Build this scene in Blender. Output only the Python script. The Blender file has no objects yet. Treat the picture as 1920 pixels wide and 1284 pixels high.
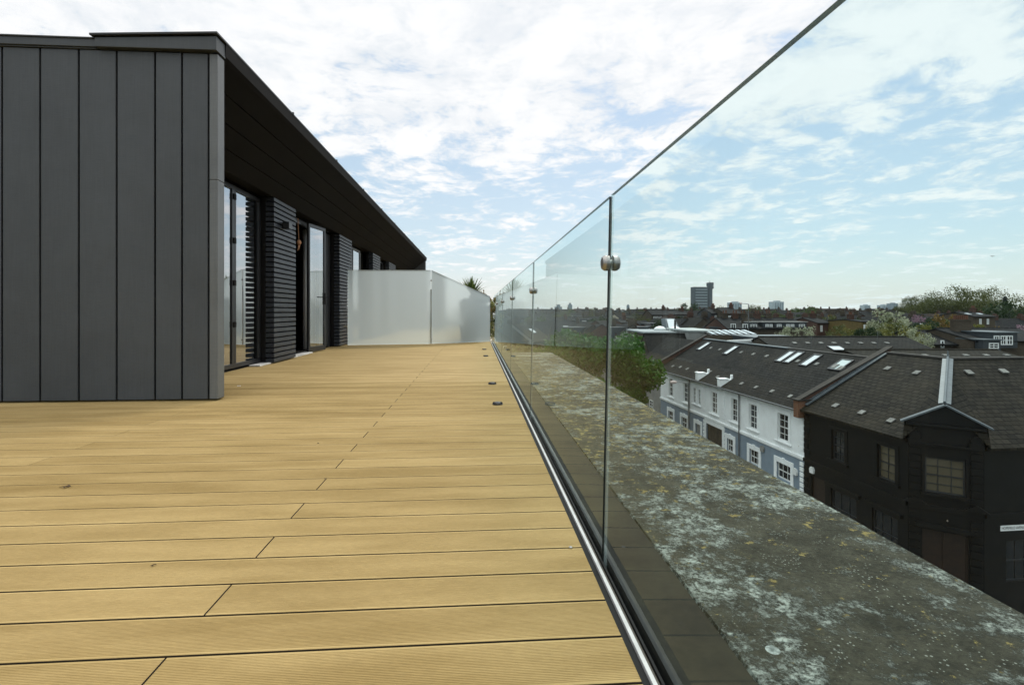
import bpy, bmesh, math, random
from mathutils import Vector, Matrix
random.seed(7)
S = bpy.context.scene
COL = S.collection
R_ = math.radians

# ------------------------------------------------------------------ camera frame (metres; deck top is z = 0)
EYE = Vector((0, 0, .758)); FPX = 960.0; HY = 583.0
YAW = math.atan(67/960)
FW = Vector((math.sin(YAW), math.cos(YAW), 0)); RT = Vector((math.cos(YAW), -math.sin(YAW), 0)); UP = Vector((0, 0, 1))
GROUND = -12.0
def ray(x, y): return FW + RT*((x-960)/FPX) + UP*((HY-y)/FPX)
def at(x, y, d): return EYE + ray(x, y)*d
def on_x(X, px): return X*960/((px-893)*math.cos(YAW)) * ray(px, HY).y          # world Y of column px on the plane X
def on_y(Y, px): r = ray(px, HY); return r.x*Y/r.y                                # world X of column px on the plane Y

# ------------------------------------------------------------------ scene helpers
def tag(o, label=None, cat=None, group=None, kind=None):
    if label: o['label'] = label
    if cat: o['category'] = cat
    if group: o['group'] = group
    if kind: o['kind'] = kind
    return o
MW = {}
def thing(name, label, cat, loc=(0, 0, 0), rz=0, group=None, sc=None):
    o = bpy.data.objects.new(name, None); COL.objects.link(o)
    o.location = loc; o.rotation_euler = (0, 0, rz); o.empty_display_size = .2
    if sc: o.scale = sc
    MW[o.name] = Matrix.Translation(Vector(loc)) @ Matrix.Rotation(rz, 4, 'Z')
    return tag(o, label, cat, group)

class MB:
    def __init__(s): s.v = []; s.f = []; s.m = []
    def quad(s, pts, m=0):
        b = len(s.v); s.v += [Vector(p) for p in pts]; s.f.append(tuple(range(b, b+len(pts)))); s.m.append(m)
    def box(s, x0, x1, y0, y1, z0, z1, m=0, skip=''):
        if x0 > x1: x0, x1 = x1, x0
        if y0 > y1: y0, y1 = y1, y0
        if z0 > z1: z0, z1 = z1, z0
        b = len(s.v)
        s.v += [Vector(p) for p in ((x0,y0,z0),(x1,y0,z0),(x1,y1,z0),(x0,y1,z0),(x0,y0,z1),(x1,y0,z1),(x1,y1,z1),(x0,y1,z1))]
        for k, q in (('b',(0,3,2,1)),('t',(4,5,6,7)),('f',(0,1,5,4)),('r',(1,2,6,5)),('k',(2,3,7,6)),('l',(3,0,4,7))):
            if k not in skip: s.f.append(tuple(b+i for i in q)); s.m.append(m)
    def obox(s, c, ax, ay, az, hx, hy, hz, m=0):          # oriented box: centre, three unit axes, half sizes
        b = len(s.v)
        for sx, sy, sz in ((-1,-1,-1),(1,-1,-1),(1,1,-1),(-1,1,-1),(-1,-1,1),(1,-1,1),(1,1,1),(-1,1,1)):
            s.v.append(Vector(c)+ax*(sx*hx)+ay*(sy*hy)+az*(sz*hz))
        fl = ax.cross(ay).dot(az) < 0
        for q in ((0,3,2,1),(4,5,6,7),(0,1,5,4),(1,2,6,5),(2,3,7,6),(3,0,4,7)):
            s.f.append(tuple(b+i for i in (reversed(q) if fl else q))); s.m.append(m)
    def prism(s, poly, z0, z1, m=0):                       # polygon in xy, counter-clockwise
        n = len(poly); b = len(s.v)
        s.v += [Vector((p[0], p[1], z0)) for p in poly] + [Vector((p[0], p[1], z1)) for p in poly]
        s.f.append(tuple(b+i for i in reversed(range(n)))); s.m.append(m)
        s.f.append(tuple(b+n+i for i in range(n))); s.m.append(m)
        for i in range(n):
            j = (i+1) % n; s.f.append((b+i, b+j, b+n+j, b+n+i)); s.m.append(m)
    def extrude(s, poly, d, m=0):                          # 3d polygon pushed along vector d
        n = len(poly); b = len(s.v); d = Vector(d)
        s.v += [Vector(p) for p in poly] + [Vector(p)+d for p in poly]
        s.f.append(tuple(b+i for i in reversed(range(n)))); s.m.append(m)
        s.f.append(tuple(b+n+i for i in range(n))); s.m.append(m)
        for i in range(n):
            j = (i+1) % n; s.f.append((b+i, b+j, b+n+j, b+n+i)); s.m.append(m)
    def tube(s, p0, p1, r0, r1=None, n=8, m=0, cap=True):
        if r1 is None: r1 = r0
        p0, p1 = Vector(p0), Vector(p1); d = (p1-p0)
        if d.length < 1e-6: return
        d.normalize(); a = d.orthogonal().normalized(); c = d.cross(a); b = len(s.v)
        for p, r in ((p0, r0), (p1, r1)):
            for i in range(n):
                t = 2*math.pi*i/n; s.v.append(p + a*(r*math.cos(t)) + c*(r*math.sin(t)))
        for i in range(n):
            j = (i+1) % n; s.f.append((b+i, b+j, b+n+j, b+n+i)); s.m.append(m)
        if cap:
            s.f.append(tuple(b+i for i in reversed(range(n)))); s.m.append(m)
            s.f.append(tuple(b+n+i for i in range(n))); s.m.append(m)
    def lathe(s, o, axis, prof, n=20, m=0):                # prof: (along axis, radius)
        o = Vector(o); d = Vector(axis).normalized(); a = d.orthogonal().normalized(); c = d.cross(a); b = len(s.v)
        for h, r in prof:
            for i in range(n):
                t = 2*math.pi*i/n; s.v.append(o + d*h + a*(r*math.cos(t)) + c*(r*math.sin(t)))
        for k in range(len(prof)-1):
            for i in range(n):
                j = (i+1) % n; s.f.append((b+k*n+i, b+k*n+j, b+(k+1)*n+j, b+(k+1)*n+i)); s.m.append(m)
        s.f.append(tuple(b+i for i in reversed(range(n)))); s.m.append(m)
        e = b+(len(prof)-1)*n
        s.f.append(tuple(e+i for i in range(n))); s.m.append(m)
    def mesh(s, name, mats):
        me = bpy.data.meshes.new(name)
        me.from_pydata([tuple(v) for v in s.v], [], s.f)
        for mt in (mats if isinstance(mats, (list, tuple)) else [mats]): me.materials.append(mt)
        me.polygons.foreach_set('material_index', s.m)
        me.update()
        uv = me.uv_layers.new(name='uv').data
        for p in me.polygons:
            n = p.normal
            if abs(n.z) > .995: t = Vector((1, 0, 0)); bb = Vector((0, 1, 0))
            else: t = UP.cross(n).normalized(); bb = n.cross(t)
            for li in p.loop_indices:
                co = me.vertices[me.loops[li].vertex_index].co
                uv[li].uv = (co.dot(t), co.dot(bb))
        return me
    def build(s, name, mats, parent=None, world=False, bevel=0, smooth=False, mesh_name=None):
        if world and parent is not None:
            inv = MW[parent.name].inverted(); s.v = [inv @ v for v in s.v]
        me = s.mesh(mesh_name or name, mats)
        o = bpy.data.objects.new(name, me); COL.objects.link(o)
        if parent is not None:
            o.parent = parent
            if parent.name in MW: MW[o.name] = MW[parent.name]
        if bevel:
            b = o.modifiers.new('bevel', 'BEVEL'); b.width = bevel; b.segments = 2; b.limit_method = 'ANGLE'
        if smooth: me.polygons.foreach_set('use_smooth', [True]*len(me.polygons))
        return o

# ------------------------------------------------------------------ node helper and materials
class NT:
    def __init__(s, name):
        s.mat = bpy.data.materials.new(name); s.mat.use_nodes = True; s.t = s.mat.node_tree; s.t.nodes.clear()
        s.out = s.t.nodes.new('ShaderNodeOutputMaterial')
    def n(s, ty, **kw):
        nd = s.t.nodes.new('ShaderNode'+ty)
        for k, v in kw.items():
            if k.startswith('_'): setattr(nd, k[1:], v)
            else:
                key = int(k[1:]) if k[0] == 'i' and k[1:].isdigit() else k
                s.put(nd.inputs[key], v)
        return nd
    def put(s, sock, v):
        if isinstance(v, bpy.types.NodeSocket): s.t.links.new(v, sock)
        elif isinstance(v, bpy.types.Node): s.t.links.new(v.outputs[0], sock)
        elif isinstance(v, (tuple, list)) and sock.type == 'RGBA': sock.default_value = tuple(v) + ((1,) if len(v) == 3 else ())
        else: sock.default_value = v
    def math(s, op, a, b=None, c=None, clamp=False):
        nd = s.t.nodes.new('ShaderNodeMath'); nd.operation = op; nd.use_clamp = clamp
        s.put(nd.inputs[0], a)
        if b is not None: s.put(nd.inputs[1], b)
        if c is not None: s.put(nd.inputs[2], c)
        return nd.outputs[0]
    def mix(s, f, a, b, mode='MIX'):
        nd = s.t.nodes.new('ShaderNodeMix'); nd.data_type = 'RGBA'; nd.blend_type = mode
        s.put(nd.inputs[0], f); s.put(nd.inputs[6], a); s.put(nd.inputs[7], b)
        return nd.outputs[2]
    def step(s, x, lo, hi):
        nd = s.t.nodes.new('ShaderNodeMapRange'); nd.interpolation_type = 'SMOOTHSTEP'
        s.put(nd.inputs[0], x); s.put(nd.inputs[1], lo); s.put(nd.inputs[2], hi)
        return nd.outputs[0]
    def coord(s, kind='Object', scale=(1, 1, 1)):
        c = s.t.nodes.new('ShaderNodeTexCoord'); m = s.t.nodes.new('ShaderNodeMapping')
        s.t.links.new(c.outputs[kind], m.inputs[0]); m.inputs[3].default_value = scale
        return m.outputs[0]
    def noise(s, vec, scale, detail=4, rough=.55, out=0):
        nd = s.t.nodes.new('ShaderNodeTexNoise'); s.put(nd.inputs['Vector'], vec)
        s.put(nd.inputs['Scale'], scale); nd.inputs['Detail'].default_value = detail; nd.inputs['Roughness'].default_value = rough
        return nd.outputs[out]
    def bsdf(s, color, rough=.6, metal=0, spec=.5, bump=None, bdist=.01, bstr=1.0, **kw):
        p = s.n('BsdfPrincipled'); s.put(p.inputs['Base Color'], color); s.put(p.inputs['Roughness'], rough)
        p.inputs['Metallic'].default_value = metal; p.inputs['Specular IOR Level'].default_value = spec
        for k, v in kw.items(): s.put(p.inputs[k.replace('_', ' ')], v)
        if bump is not None:
            b = s.n('Bump'); b.inputs['Strength'].default_value = bstr; b.inputs['Distance'].default_value = bdist
            s.put(b.inputs['Height'], bump); s.t.links.new(b.outputs[0], p.inputs['Normal'])
        return p
    def done(s, sh): s.put(s.out.inputs[0], sh); return s.mat

def plain(name, col, rough=.6, metal=0, var=.15, scale=3, spec=.5, bump=0):
    t = NT(name); c = t.coord()
    n1 = t.noise(c, scale, 6); n2 = t.noise(c, scale*7, 4)
    f = t.math('ADD', t.math('MULTIPLY', n1, .7), t.math('MULTIPLY', n2, .3))
    lo = tuple(k*(1-var*1.6) for k in col); hi = tuple(min(1, k*(1+var*1.6)) for k in col)
    cc = t.mix(t.step(f, .3, .7), lo, hi)
    return t.done(t.bsdf(cc, rough, metal, spec, bump=n2 if bump else None, bdist=bump or .01))

def m_tiles(name, c1, c2, w=.3, h=.18, mortar=.02, mcol=(.003, .003, .003), rough=.75, stain=(.09, .075, .05), stain_amt=.6, bump=.012, spec=.06):
    t = NT(name); u = t.coord('UV')
    b = t.n('TexBrick', Vector=u, Color1=c1, Color2=c2, Mortar=mcol, Scale=1.0)
    b.inputs['Mortar Size'].default_value = mortar; b.inputs['Mortar Smooth'].default_value = .3
    b.inputs['Brick Width'].default_value = w; b.inputs['Row Height'].default_value = h; b.offset = .5
    o = t.coord()
    st = t.step(t.noise(o, .7, 9, .7), .36, .78)
    fine = t.noise(o, 9, 5, .7)
    col = t.mix(t.math('MULTIPLY', st, stain_amt), b.outputs[0], stain)
    col = t.mix(t.step(fine, .60, .78), col, tuple(min(1, k*1.5) for k in stain))
    col = t.mix(t.math('MULTIPLY', t.step(fine, .5, .25), .5), col, tuple(k*.4 for k in c1))
    return t.done(t.bsdf(col, rough, 0, spec, bump=b.outputs[1], bdist=-bump))

def m_brick(name, c1, c2, mcol=(.16, .14, .12), soot=.45):
    t = NT(name); u = t.coord('UV')
    b = t.n('TexBrick', Vector=u, Color1=c1, Color2=c2, Mortar=mcol, Scale=1.0)
    b.inputs['Mortar Size'].default_value = .008; b.inputs['Brick Width'].default_value = .23; b.inputs['Row Height'].default_value = .075
    o = t.coord(); st = t.step(t.noise(o, .4, 6, .6), .4, .7)
    col = t.mix(t.math('MULTIPLY', st, soot), b.outputs[0], tuple(k*.35 for k in c1))
    return t.done(t.bsdf(col, .85, 0, .2))

# --- deck boards
def m_deck():
    t = NT('composite_deck'); c = t.coord()
    sp = t.n('SeparateXYZ', i0=c)
    row = t.math('FLOOR', t.math('DIVIDE', t.math('SUBTRACT', sp.outputs[1], 1.1746), .15))
    odd = t.math('MODULO', t.math('ADD', row, 200), 2)
    jx = t.math('ADD', -2.2, t.math('MULTIPLY', odd, 1.523))
    side = t.math('GREATER_THAN', sp.outputs[0], jx)
    wn = t.n('TexWhiteNoise', _noise_dimensions='2D', i0=t.n('CombineXYZ', X=row, Y=side).outputs[0])
    st = t.n('Mapping', Vector=c); st.inputs[3].default_value = (.9, 5, 1)
    big = t.noise(st.outputs[0], 1.6, 6, .6)
    st2 = t.n('Mapping', Vector=c); st2.inputs[3].default_value = (6, 40, 1)
    grain = t.noise(st2.outputs[0], 6, 5, .65)
    col = t.mix(t.math('ADD', t.math('MULTIPLY', wn.outputs[0], .38), t.math('MULTIPLY', t.step(big, .28, .74), .62), clamp=True), (.288, .200, .072), (.478, .354, .156))
    col = t.mix(t.step(grain, .35, .75), t.mix(1, col, (.84, .84, .84), 'MULTIPLY'), col)
    spots = t.step(t.noise(c, 2.3, 8, .75), .63, .78)
    col = t.mix(t.math('MULTIPLY', spots, .28), col, (.2, .135, .055))
    pale = t.step(t.noise(c, 1.1, 7, .7), .6, .8)
    col = t.mix(t.math('MULTIPLY', pale, .22), col, (.52, .42, .27))
    return t.done(t.bsdf(col, t.math('ADD', .62, t.math('MULTIPLY', grain, .2)), 0, .2, bump=grain, bdist=.0012))
DECK = m_deck()
GAP_SHADE = plain('deck_gap_shade', (.02, .014, .008), .9)  # near-black colour stands in for the shade between boards

def m_zinc(name, col, rough=.5, metal=.25):
    t = NT(name); c = t.coord()
    s1 = t.n('Mapping', Vector=c); s1.inputs[3].default_value = (3, 3, 60)
    s2 = t.n('Mapping', Vector=c); s2.inputs[3].default_value = (40, 40, 1.2)
    a = t.noise(s1.outputs[0], 4, 4, .6); b = t.noise(s2.outputs[0], 3, 3, .6); big = t.noise(c, 1.1, 5, .6)
    f = t.math('ADD', t.math('MULTIPLY', a, .3), t.math('ADD', t.math('MULTIPLY', b, .25), t.math('MULTIPLY', big, .45)))
    cc = t.mix(t.step(f, .36, .64), tuple(k*.86 for k in col), tuple(k*1.15 for k in col))
    return t.done(t.bsdf(cc, t.math('ADD', rough-.08, t.math('MULTIPLY', a, .16)), metal, .4, bump=t.math('ADD', t.math('MULTIPLY', a, .12), t.math('MULTIPLY', t.noise(c, 2.2, 2, .4), 1.6)), bdist=.009))
ZINC = m_zinc('anthracite_zinc', (.065, .072, .077))
ZINC_L = m_zinc('trim_zinc', (.13, .138, .138), .42)
ZINC_D = m_zinc('roof_zinc', (.04, .042, .044), .45)
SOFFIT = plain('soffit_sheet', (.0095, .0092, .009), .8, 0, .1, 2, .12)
SLAT = m_zinc('charcoal_slats', (.034, .040, .050), .42, .1)
BLACK = plain('black_seal', (.006, .006, .006), .7, 0, .1, 3, .2)
FRAME = plain('black_frame', (.018, .019, .021), .35)
FRAME_G = plain('grey_frame', (.10, .105, .11), .35)
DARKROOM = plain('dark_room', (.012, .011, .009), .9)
ALU = plain('aluminium', (.46, .46, .45), .65, .15, .06, 20)
STEEL = plain('stainless', (.34, .335, .32), .4, 1, .05, 30)
CURTAIN = plain('white_curtain', (.72, .73, .74), .85, 0, .05)
THRESH = plain('pale_threshold', (.6, .6, .58), .5)
RUBBER = plain('drain_black', (.012, .012, .014), .45)

def m_glass(name, tint, ior, gloss=(1, 1, 1), dirt=0.0, coat=0.0):
    t = NT(name); g = t.n('NewGeometry')
    fr = t.n('Fresnel', IOR=ior)
    ff = t.math('ADD', t.math('MULTIPLY', t.math('POWER', fr.outputs[0], 1.0 if coat else 1.7), 1-coat), coat)
    gl = t.n('BsdfGlossy', Color=gloss, Roughness=0.0)
    tr = t.n('BsdfTransparent', Color=tint)
    sh = t.n('MixShader', i0=ff, i1=tr.outputs[0], i2=gl.outputs[0])
    if dirt:
        c = t.coord()
        v = t.n('TexVoronoi', Vector=c, Scale=30.0); rc = t.n('SeparateColor', i0=v.outputs['Color'])
        drop = t.math('MULTIPLY', t.math('LESS_THAN', v.outputs['Distance'], t.math('MULTIPLY', rc.outputs[1], .085)), t.math('GREATER_THAN', rc.outputs[0], .72))
        run = t.step(t.noise(t.coord('Object', (1, 1, .06)), 55, 5, .6), .52, .8)
        f = t.math('ADD', t.math('MULTIPLY', drop, .28), t.math('MULTIPLY', run, dirt))
        df = t.n('BsdfDiffuse', Color=(.62, .64, .6))
        sh = t.n('MixShader', i0=f, i1=sh.outputs[0], i2=df.outputs[0])
    clear = t.n('BsdfTransparent', Color=(1, 1, 1))
    sh2 = t.n('MixShader', i0=g.outputs['Backfacing'], i1=sh.outputs[0], i2=clear.outputs[0])
    return t.done(sh2.outputs[0])
GLASS = m_glass('balustrade_glass', (.83, .935, .93), 1.5, (.9, .97, .97), .012)
def m_edge():
    t = NT('glass_edge')
    d = t.bsdf((.10, .115, .11), .35, 0, .4)
    tr = t.n('BsdfTransparent', Color=(.5, .62, .56))
    return t.done(t.n('MixShader', i0=.9, i1=tr.outputs[0], i2=d.outputs[0]).outputs[0])
EDGE = m_edge()
def m_edgew():
    t = NT('glass_edge_lit'); d = t.bsdf((.7, .8, .78), .5); tr = t.n('BsdfTransparent', Color=(.9, .95, .94))
    return t.done(t.n('MixShader', i0=.22, i1=tr.outputs[0], i2=d.outputs[0]).outputs[0])
EDGE_W = m_edgew()  # pale colour stands in for sky light caught inside the pane edge
EDGE_D = plain('glass_edge_seam', (.004, .006, .005), .3)
DOORGLASS = m_glass('door_glass', (.6, .63, .63), 1.5, (.95, .97, 1), 0, .5)

def m_frost():
    t = NT('frosted_glass'); g = t.n('NewGeometry')
    tl = t.n('BsdfTranslucent', Color=(.86, .97, 1)); df = t.n('BsdfDiffuse', Color=(.76, .90, 1))
    rf = t.n('BsdfRefraction', Color=(.93, .97, .97), Roughness=.26, IOR=1.2)
    gl = t.n('BsdfGlossy', Color=(1, 1, 1), Roughness=.35)
    a = t.n('MixShader', i0=.30, i1=tl.outputs[0], i2=df.outputs[0])
    b = t.n('MixShader', i0=.32, i1=a.outputs[0], i2=rf.outputs[0])
    c = t.n('MixShader', i0=.05, i1=b.outputs[0], i2=gl.outputs[0])
    clear = t.n('BsdfTransparent', Color=(.97, .99, .98))
    return t.done(t.n('MixShader', i0=g.outputs['Backfacing'], i1=c.outputs[0], i2=clear.outputs[0]).outputs[0])
FROST = m_frost()
FROST_E = plain('frosted_edge', (.78, .84, .82), .4)

def m_lichen():
    t = NT('lichen_stone'); c = t.coord()
    base = t.mix(t.step(t.noise(c, 7, 8, .7), .3, .72), (.026, .0255, .0165), (.074, .071, .050))
    fine = t.noise(c, 70, 6, .75)
    base = t.mix(t.step(fine, .35, .62), t.mix(1, base, (.55, .55, .55), 'MULTIPLY'), base)
    sp = t.n('SeparateXYZ', i0=c)
    zone = t.noise(c, 2.2, 4, .55)
    patch = t.noise(c, 13, 12, .82)
    f = t.step(t.math('ADD', patch, t.math('MULTIPLY', t.math('SUBTRACT', zone, .5), .55)), .49, .585)
    f = t.math('MULTIPLY', f, t.step(fine, .36, .54))
    col = t.mix(t.math('MULTIPLY', f, .92), base, t.mix(t.noise(c, 30, 3), (.19, .21, .18), (.46, .50, .445)))
    v = t.n('TexVoronoi', Vector=c, Scale=115.0); vf = t.math('LESS_THAN', v.outputs['Distance'], t.math('MULTIPLY', t.noise(c, 17, 3), .52))
    vf = t.math('MULTIPLY', vf, t.step(t.noise(c, 5, 5, .6), .42, .6))
    vf = t.math('MULTIPLY', vf, t.math('GREATER_THAN', t.n('SeparateColor', i0=v.outputs['Color']).outputs[0], .68))
    col = t.mix(t.math('MULTIPLY', vf, .6), col, (.34, .355, .31))
    far = t.step(sp.outputs[1], .6, 3.5)
    yl = t.noise(t.n('VectorMath', i0=c, i1=(3.7, 9.1, 0)).outputs[0], 22, 8, .75)
    yf = t.step(t.math('ADD', yl, t.math('MULTIPLY', far, .085)), .625, .67)
    col = t.mix(t.math('MULTIPLY', yf, .75), col, t.mix(t.noise(c, 40, 2), (.25, .17, .035), (.34, .29, .12)))
    v2 = t.n('TexVoronoi', Vector=c, Scale=7.0); big = t.math('LESS_THAN', v2.outputs['Distance'], t.math('MULTIPLY', t.n('SeparateColor', i0=v2.outputs['Color']).outputs[1], .13))
    big = t.math('MULTIPLY', big, t.math('GREATER_THAN', t.n('SeparateColor', i0=v2.outputs['Color']).outputs[0], .5))
    col = t.mix(big, col, t.mix(t.step(v2.outputs['Distance'], .03, .09), (.22, .26, .24), (.40, .44, .41)))
    h = t.math('ADD', fine, t.math('MULTIPLY', f, .6))
    return t.done(t.bsdf(col, .92, 0, .2, bump=h, bdist=.006))
LICHEN = m_lichen()
FLASH = plain('dark_flashing', (.013, .0118, .0062), .8, 0, .45, 5, .2)
CONC = plain('parapet_concrete', (.2, .19, .165), .9, 0, .3, 2, bump=.004)

SLATE = m_tiles('slate_roof', (.0145, .0145, .014), (.027, .0268, .0255), .36, .24, .022, stain=(.040, .036, .028), stain_amt=.4)
SLATE_B = m_tiles('brown_slate_roof', (.0155, .0145, .0125), (.031, .0285, .023), .36, .25, .022, stain=(.046, .039, .026), stain_amt=.45)
SLATE_F = m_tiles('far_slate_roof', (.014, .0155, .0175), (.028, .029, .031), .4, .3, .02, stain=(.034, .031, .027), stain_amt=.5)
TILE_R = m_tiles('brown_tile_roof', (.026, .018, .0145), (.042, .028, .022), .4, .3, .02, stain=(.03, .026, .021))
LEAD = plain('lead_sheet', (.10, .118, .13), .5, .2, .12, 4)
BRICK_Y = m_brick('stock_brick', (.062, .046, .031), (.09, .068, .045), (.09, .08, .07))
BRICK_R = m_brick('red_brick', (.085, .038, .027), (.115, .055, .038), (.09, .08, .07))
BRICK_O = m_brick('orange_brick', (.17, .068, .032), (.21, .09, .045))
POT = plain('terracotta', (.12, .05, .028), .8)
REND_W = plain('white_render', (.88, .90, .905), .7, 0, .04, 1.5)
REND_B = plain('bluegrey_render', (.21, .265, .325), .7, 0, .07, 1.5)
REND_G = plain('grey_render', (.24, .24, .23), .8, 0, .12, 1)
REND_C = plain('cream_render', (.42, .38, .29), .8, 0, .12, 1)
BLACKP = plain('black_paint', (.0042, .0046, .0050), .5, 0, .25, 2, .25)
DARKP = plain('slate_cladding', (.03, .036, .042), .6, 0, .15, 2)
WHITE = plain('white_paint', (.78, .79, .78), .5, 0, .04)
VENT = plain('pale_vent', (.16, .16, .15), .8, 0, .3, 3)
WOOD = plain('brown_door', (.016, .007, .004), .5, 0, .3, 5)
def m_pane(name, col, rough=.04, spec=.6):
    t = NT(name); return t.done(t.bsdf(col, rough, 0, spec))
PANE = m_pane('dark_pane', (.014, .017, .02))
PANE_B = m_pane('blind_pane', (.16, .16, .15), .2)
PANE_S = m_pane('sky_pane', (.05, .06, .07), .05)
PANE_W = m_pane('amber_pane', (.10, .085, .055))
SKYL = m_pane('skylight_glass', (.62, .66, .68), .12, .8)
LANT = m_pane('lantern_glass', (.5, .58, .58), .15, .7)
TOWER = plain('tower_concrete_haze', (.058, .073, .084), .8, 0, .08, .1)  # distance haze is mixed into the concrete colour as blue-grey
TOWER_L = plain('tower_light', (.25, .30, .32), .6, 0, .1, .5)
TOWER_P = plain('pale_tower', (.36, .42, .45), .7, 0, .1, .1)
TOWER_W = plain('tower_window_strip', (.16, .21, .24), .4, 0, .1, .1)
BARK = plain('bark', (.055, .045, .035), .9, 0, .3, 4)
TAR = plain('asphalt', (.05, .05, .05), .9, 0, .2, 3)
PAVE = m_tiles('paving', (.2, .19, .18), (.25, .24, .22), .6, .6, .01, (.1, .1, .1), stain=(.13, .12, .11))
LAMPM = plain('lamp_post_grey', (.10, .105, .105), .5)

def m_leaf(name, a, b, trans=.35, rough=.5):
    t = NT(name); g = t.n('NewGeometry'); ob = t.n('ObjectInfo')
    r = t.math('ADD', t.math('MULTIPLY', g.outputs['Random Per Island'], .8), t.math('MULTIPLY', ob.outputs['Random'], .2))
    col = t.mix(r, a, b)
    p = t.bsdf(col, rough, 0, .25); tl = t.n('BsdfTranslucent', Color=col)
    return t.done(t.n('MixShader', i0=trans, i1=p.outputs[0], i2=tl.outputs[0]).outputs[0])
LEAF_G = m_leaf('chestnut_leaf', (.011, .050, .004), (.060, .150, .013))
LEAF_D = m_leaf('dark_leaf', (.014, .030, .012), (.04, .065, .02))
LEAF_M = m_leaf('mid_leaf', (.03, .055, .014), (.085, .115, .03))
LEAF_Y = m_leaf('yellow_leaf', (.07, .08, .018), (.20, .19, .045))
LEAF_R = m_leaf('reed_leaf', (.12, .14, .04), (.32, .32, .12))
LEAF_P = m_leaf('pale_blossom', (.12, .15, .07), (.46, .47, .34))
LEAF_O = m_leaf('orange_leaf', (.10, .06, .015), (.21, .135, .03))
LEAF_K = m_leaf('pink_blossom', (.20, .10, .15), (.42, .28, .34))
LEAF_B = m_leaf('olive_twig_leaf', (.05, .062, .018), (.13, .14, .045))
LEAF_X = m_leaf('yucca_leaf', (.05, .09, .022), (.18, .22, .06))
CONIF = m_leaf('conifer_leaf', (.008, .02, .014), (.02, .04, .025))

# ================================================================== SETTING
mb = MB(); E = 2400
mb.quad([(-E, -E, GROUND-.02), (E, -E, GROUND-.02), (E, E, GROUND-.02), (-E, E, GROUND-.02)])
tag(mb.build('ground', plain('city_ground', (.06, .062, .045), .95, 0, .4, .08)), kind='structure')

# street runs beside the block; local frame of the terrace across it
TH = math.atan(.0376); O = Vector((18.8, 21.1, GROUND))
TM = Matrix.Translation(O) @ Matrix.Rotation(TH, 4, 'Z'); TI = TM.inverted()
def W(u, v, z): return TM @ Vector((u, v, z-GROUND))
def ray_local(px, py, p0, n):                   # hit of the photo ray with a plane given in terrace coordinates (z absolute)
    o = TI @ EYE; d = TI.to_3x3() @ ray(px, py)
    p0 = Vector((p0[0], p0[1], p0[2]-GROUND)); n = Vector(n)
    return o + d*((p0-o).dot(n)/d.dot(n))
mb = MB(); z = GROUND-.012
mb.quad([W(-14.2, -60, z), W(-2.6, -60, z), W(-2.6, 120, z), W(-14.2, 120, z)])
mb.quad([W(-2.6, -10.5, z), W(60, -10.5, z), W(60, -3.6, z), W(-2.6, -3.6, z)])
tag(mb.build('road', TAR), kind='structure')
mb = MB()
for pts in (((-2.6, -3.6), (60, -3.6), (60, -1.6), (1.9, -1.6), (0, 0), (0, 90), (-2.6, 90)), ((-16.9, -60), (-14.2, -60), (-14.2, 120), (-16.9, 120))):
    mb.extrude([W(u, v, GROUND-.01) for u, v in pts], (0, 0, .13))
tag(mb.build('pavement', PAVE), kind='structure')

# ---- deck: boards of 144 mm on a 150 mm pitch, ridged, butt joints staggered
mb = MB()
DX1 = .338
for k in range(-24, 156):
    y0 = 1.1746+.15*k+.0036; y1 = y0+.1428
    xj = -.677 if k % 2 else -2.2; gj = .0022 if k % 2 else .0007
    for xa, xb in ((-9.2, xj-gj), (xj+gj, DX1)):
        if -.1 < y0 < 5.5:
            prof = [(y0, -.0008), (y0+.0008, 0)]
            y = y0+.0075
            while y < y1-.010:
                prof += [(y, 0), (y+.0008, -.0011), (y+.0020, -.0011), (y+.0028, 0)]; y += .005
            prof += [(y1-.0008, 0), (y1, -.0008)]
            prof = [(y0, -.025)]+prof+[(y1, -.025)]
            b = len(mb.v); n = len(prof)
            for xx in (xa, xb): mb.v += [Vector((xx, p, q)) for p, q in prof]
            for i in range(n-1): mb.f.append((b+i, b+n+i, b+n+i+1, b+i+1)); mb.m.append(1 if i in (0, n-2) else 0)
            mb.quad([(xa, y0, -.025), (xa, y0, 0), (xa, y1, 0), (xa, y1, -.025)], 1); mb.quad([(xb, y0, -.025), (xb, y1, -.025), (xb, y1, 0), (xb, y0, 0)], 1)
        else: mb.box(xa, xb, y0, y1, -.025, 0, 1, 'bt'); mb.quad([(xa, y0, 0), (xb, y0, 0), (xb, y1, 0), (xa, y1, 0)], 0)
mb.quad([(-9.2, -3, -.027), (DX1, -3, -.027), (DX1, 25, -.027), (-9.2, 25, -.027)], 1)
tag(mb.build('deck', [DECK, GAP_SHADE]), kind='structure')

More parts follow.
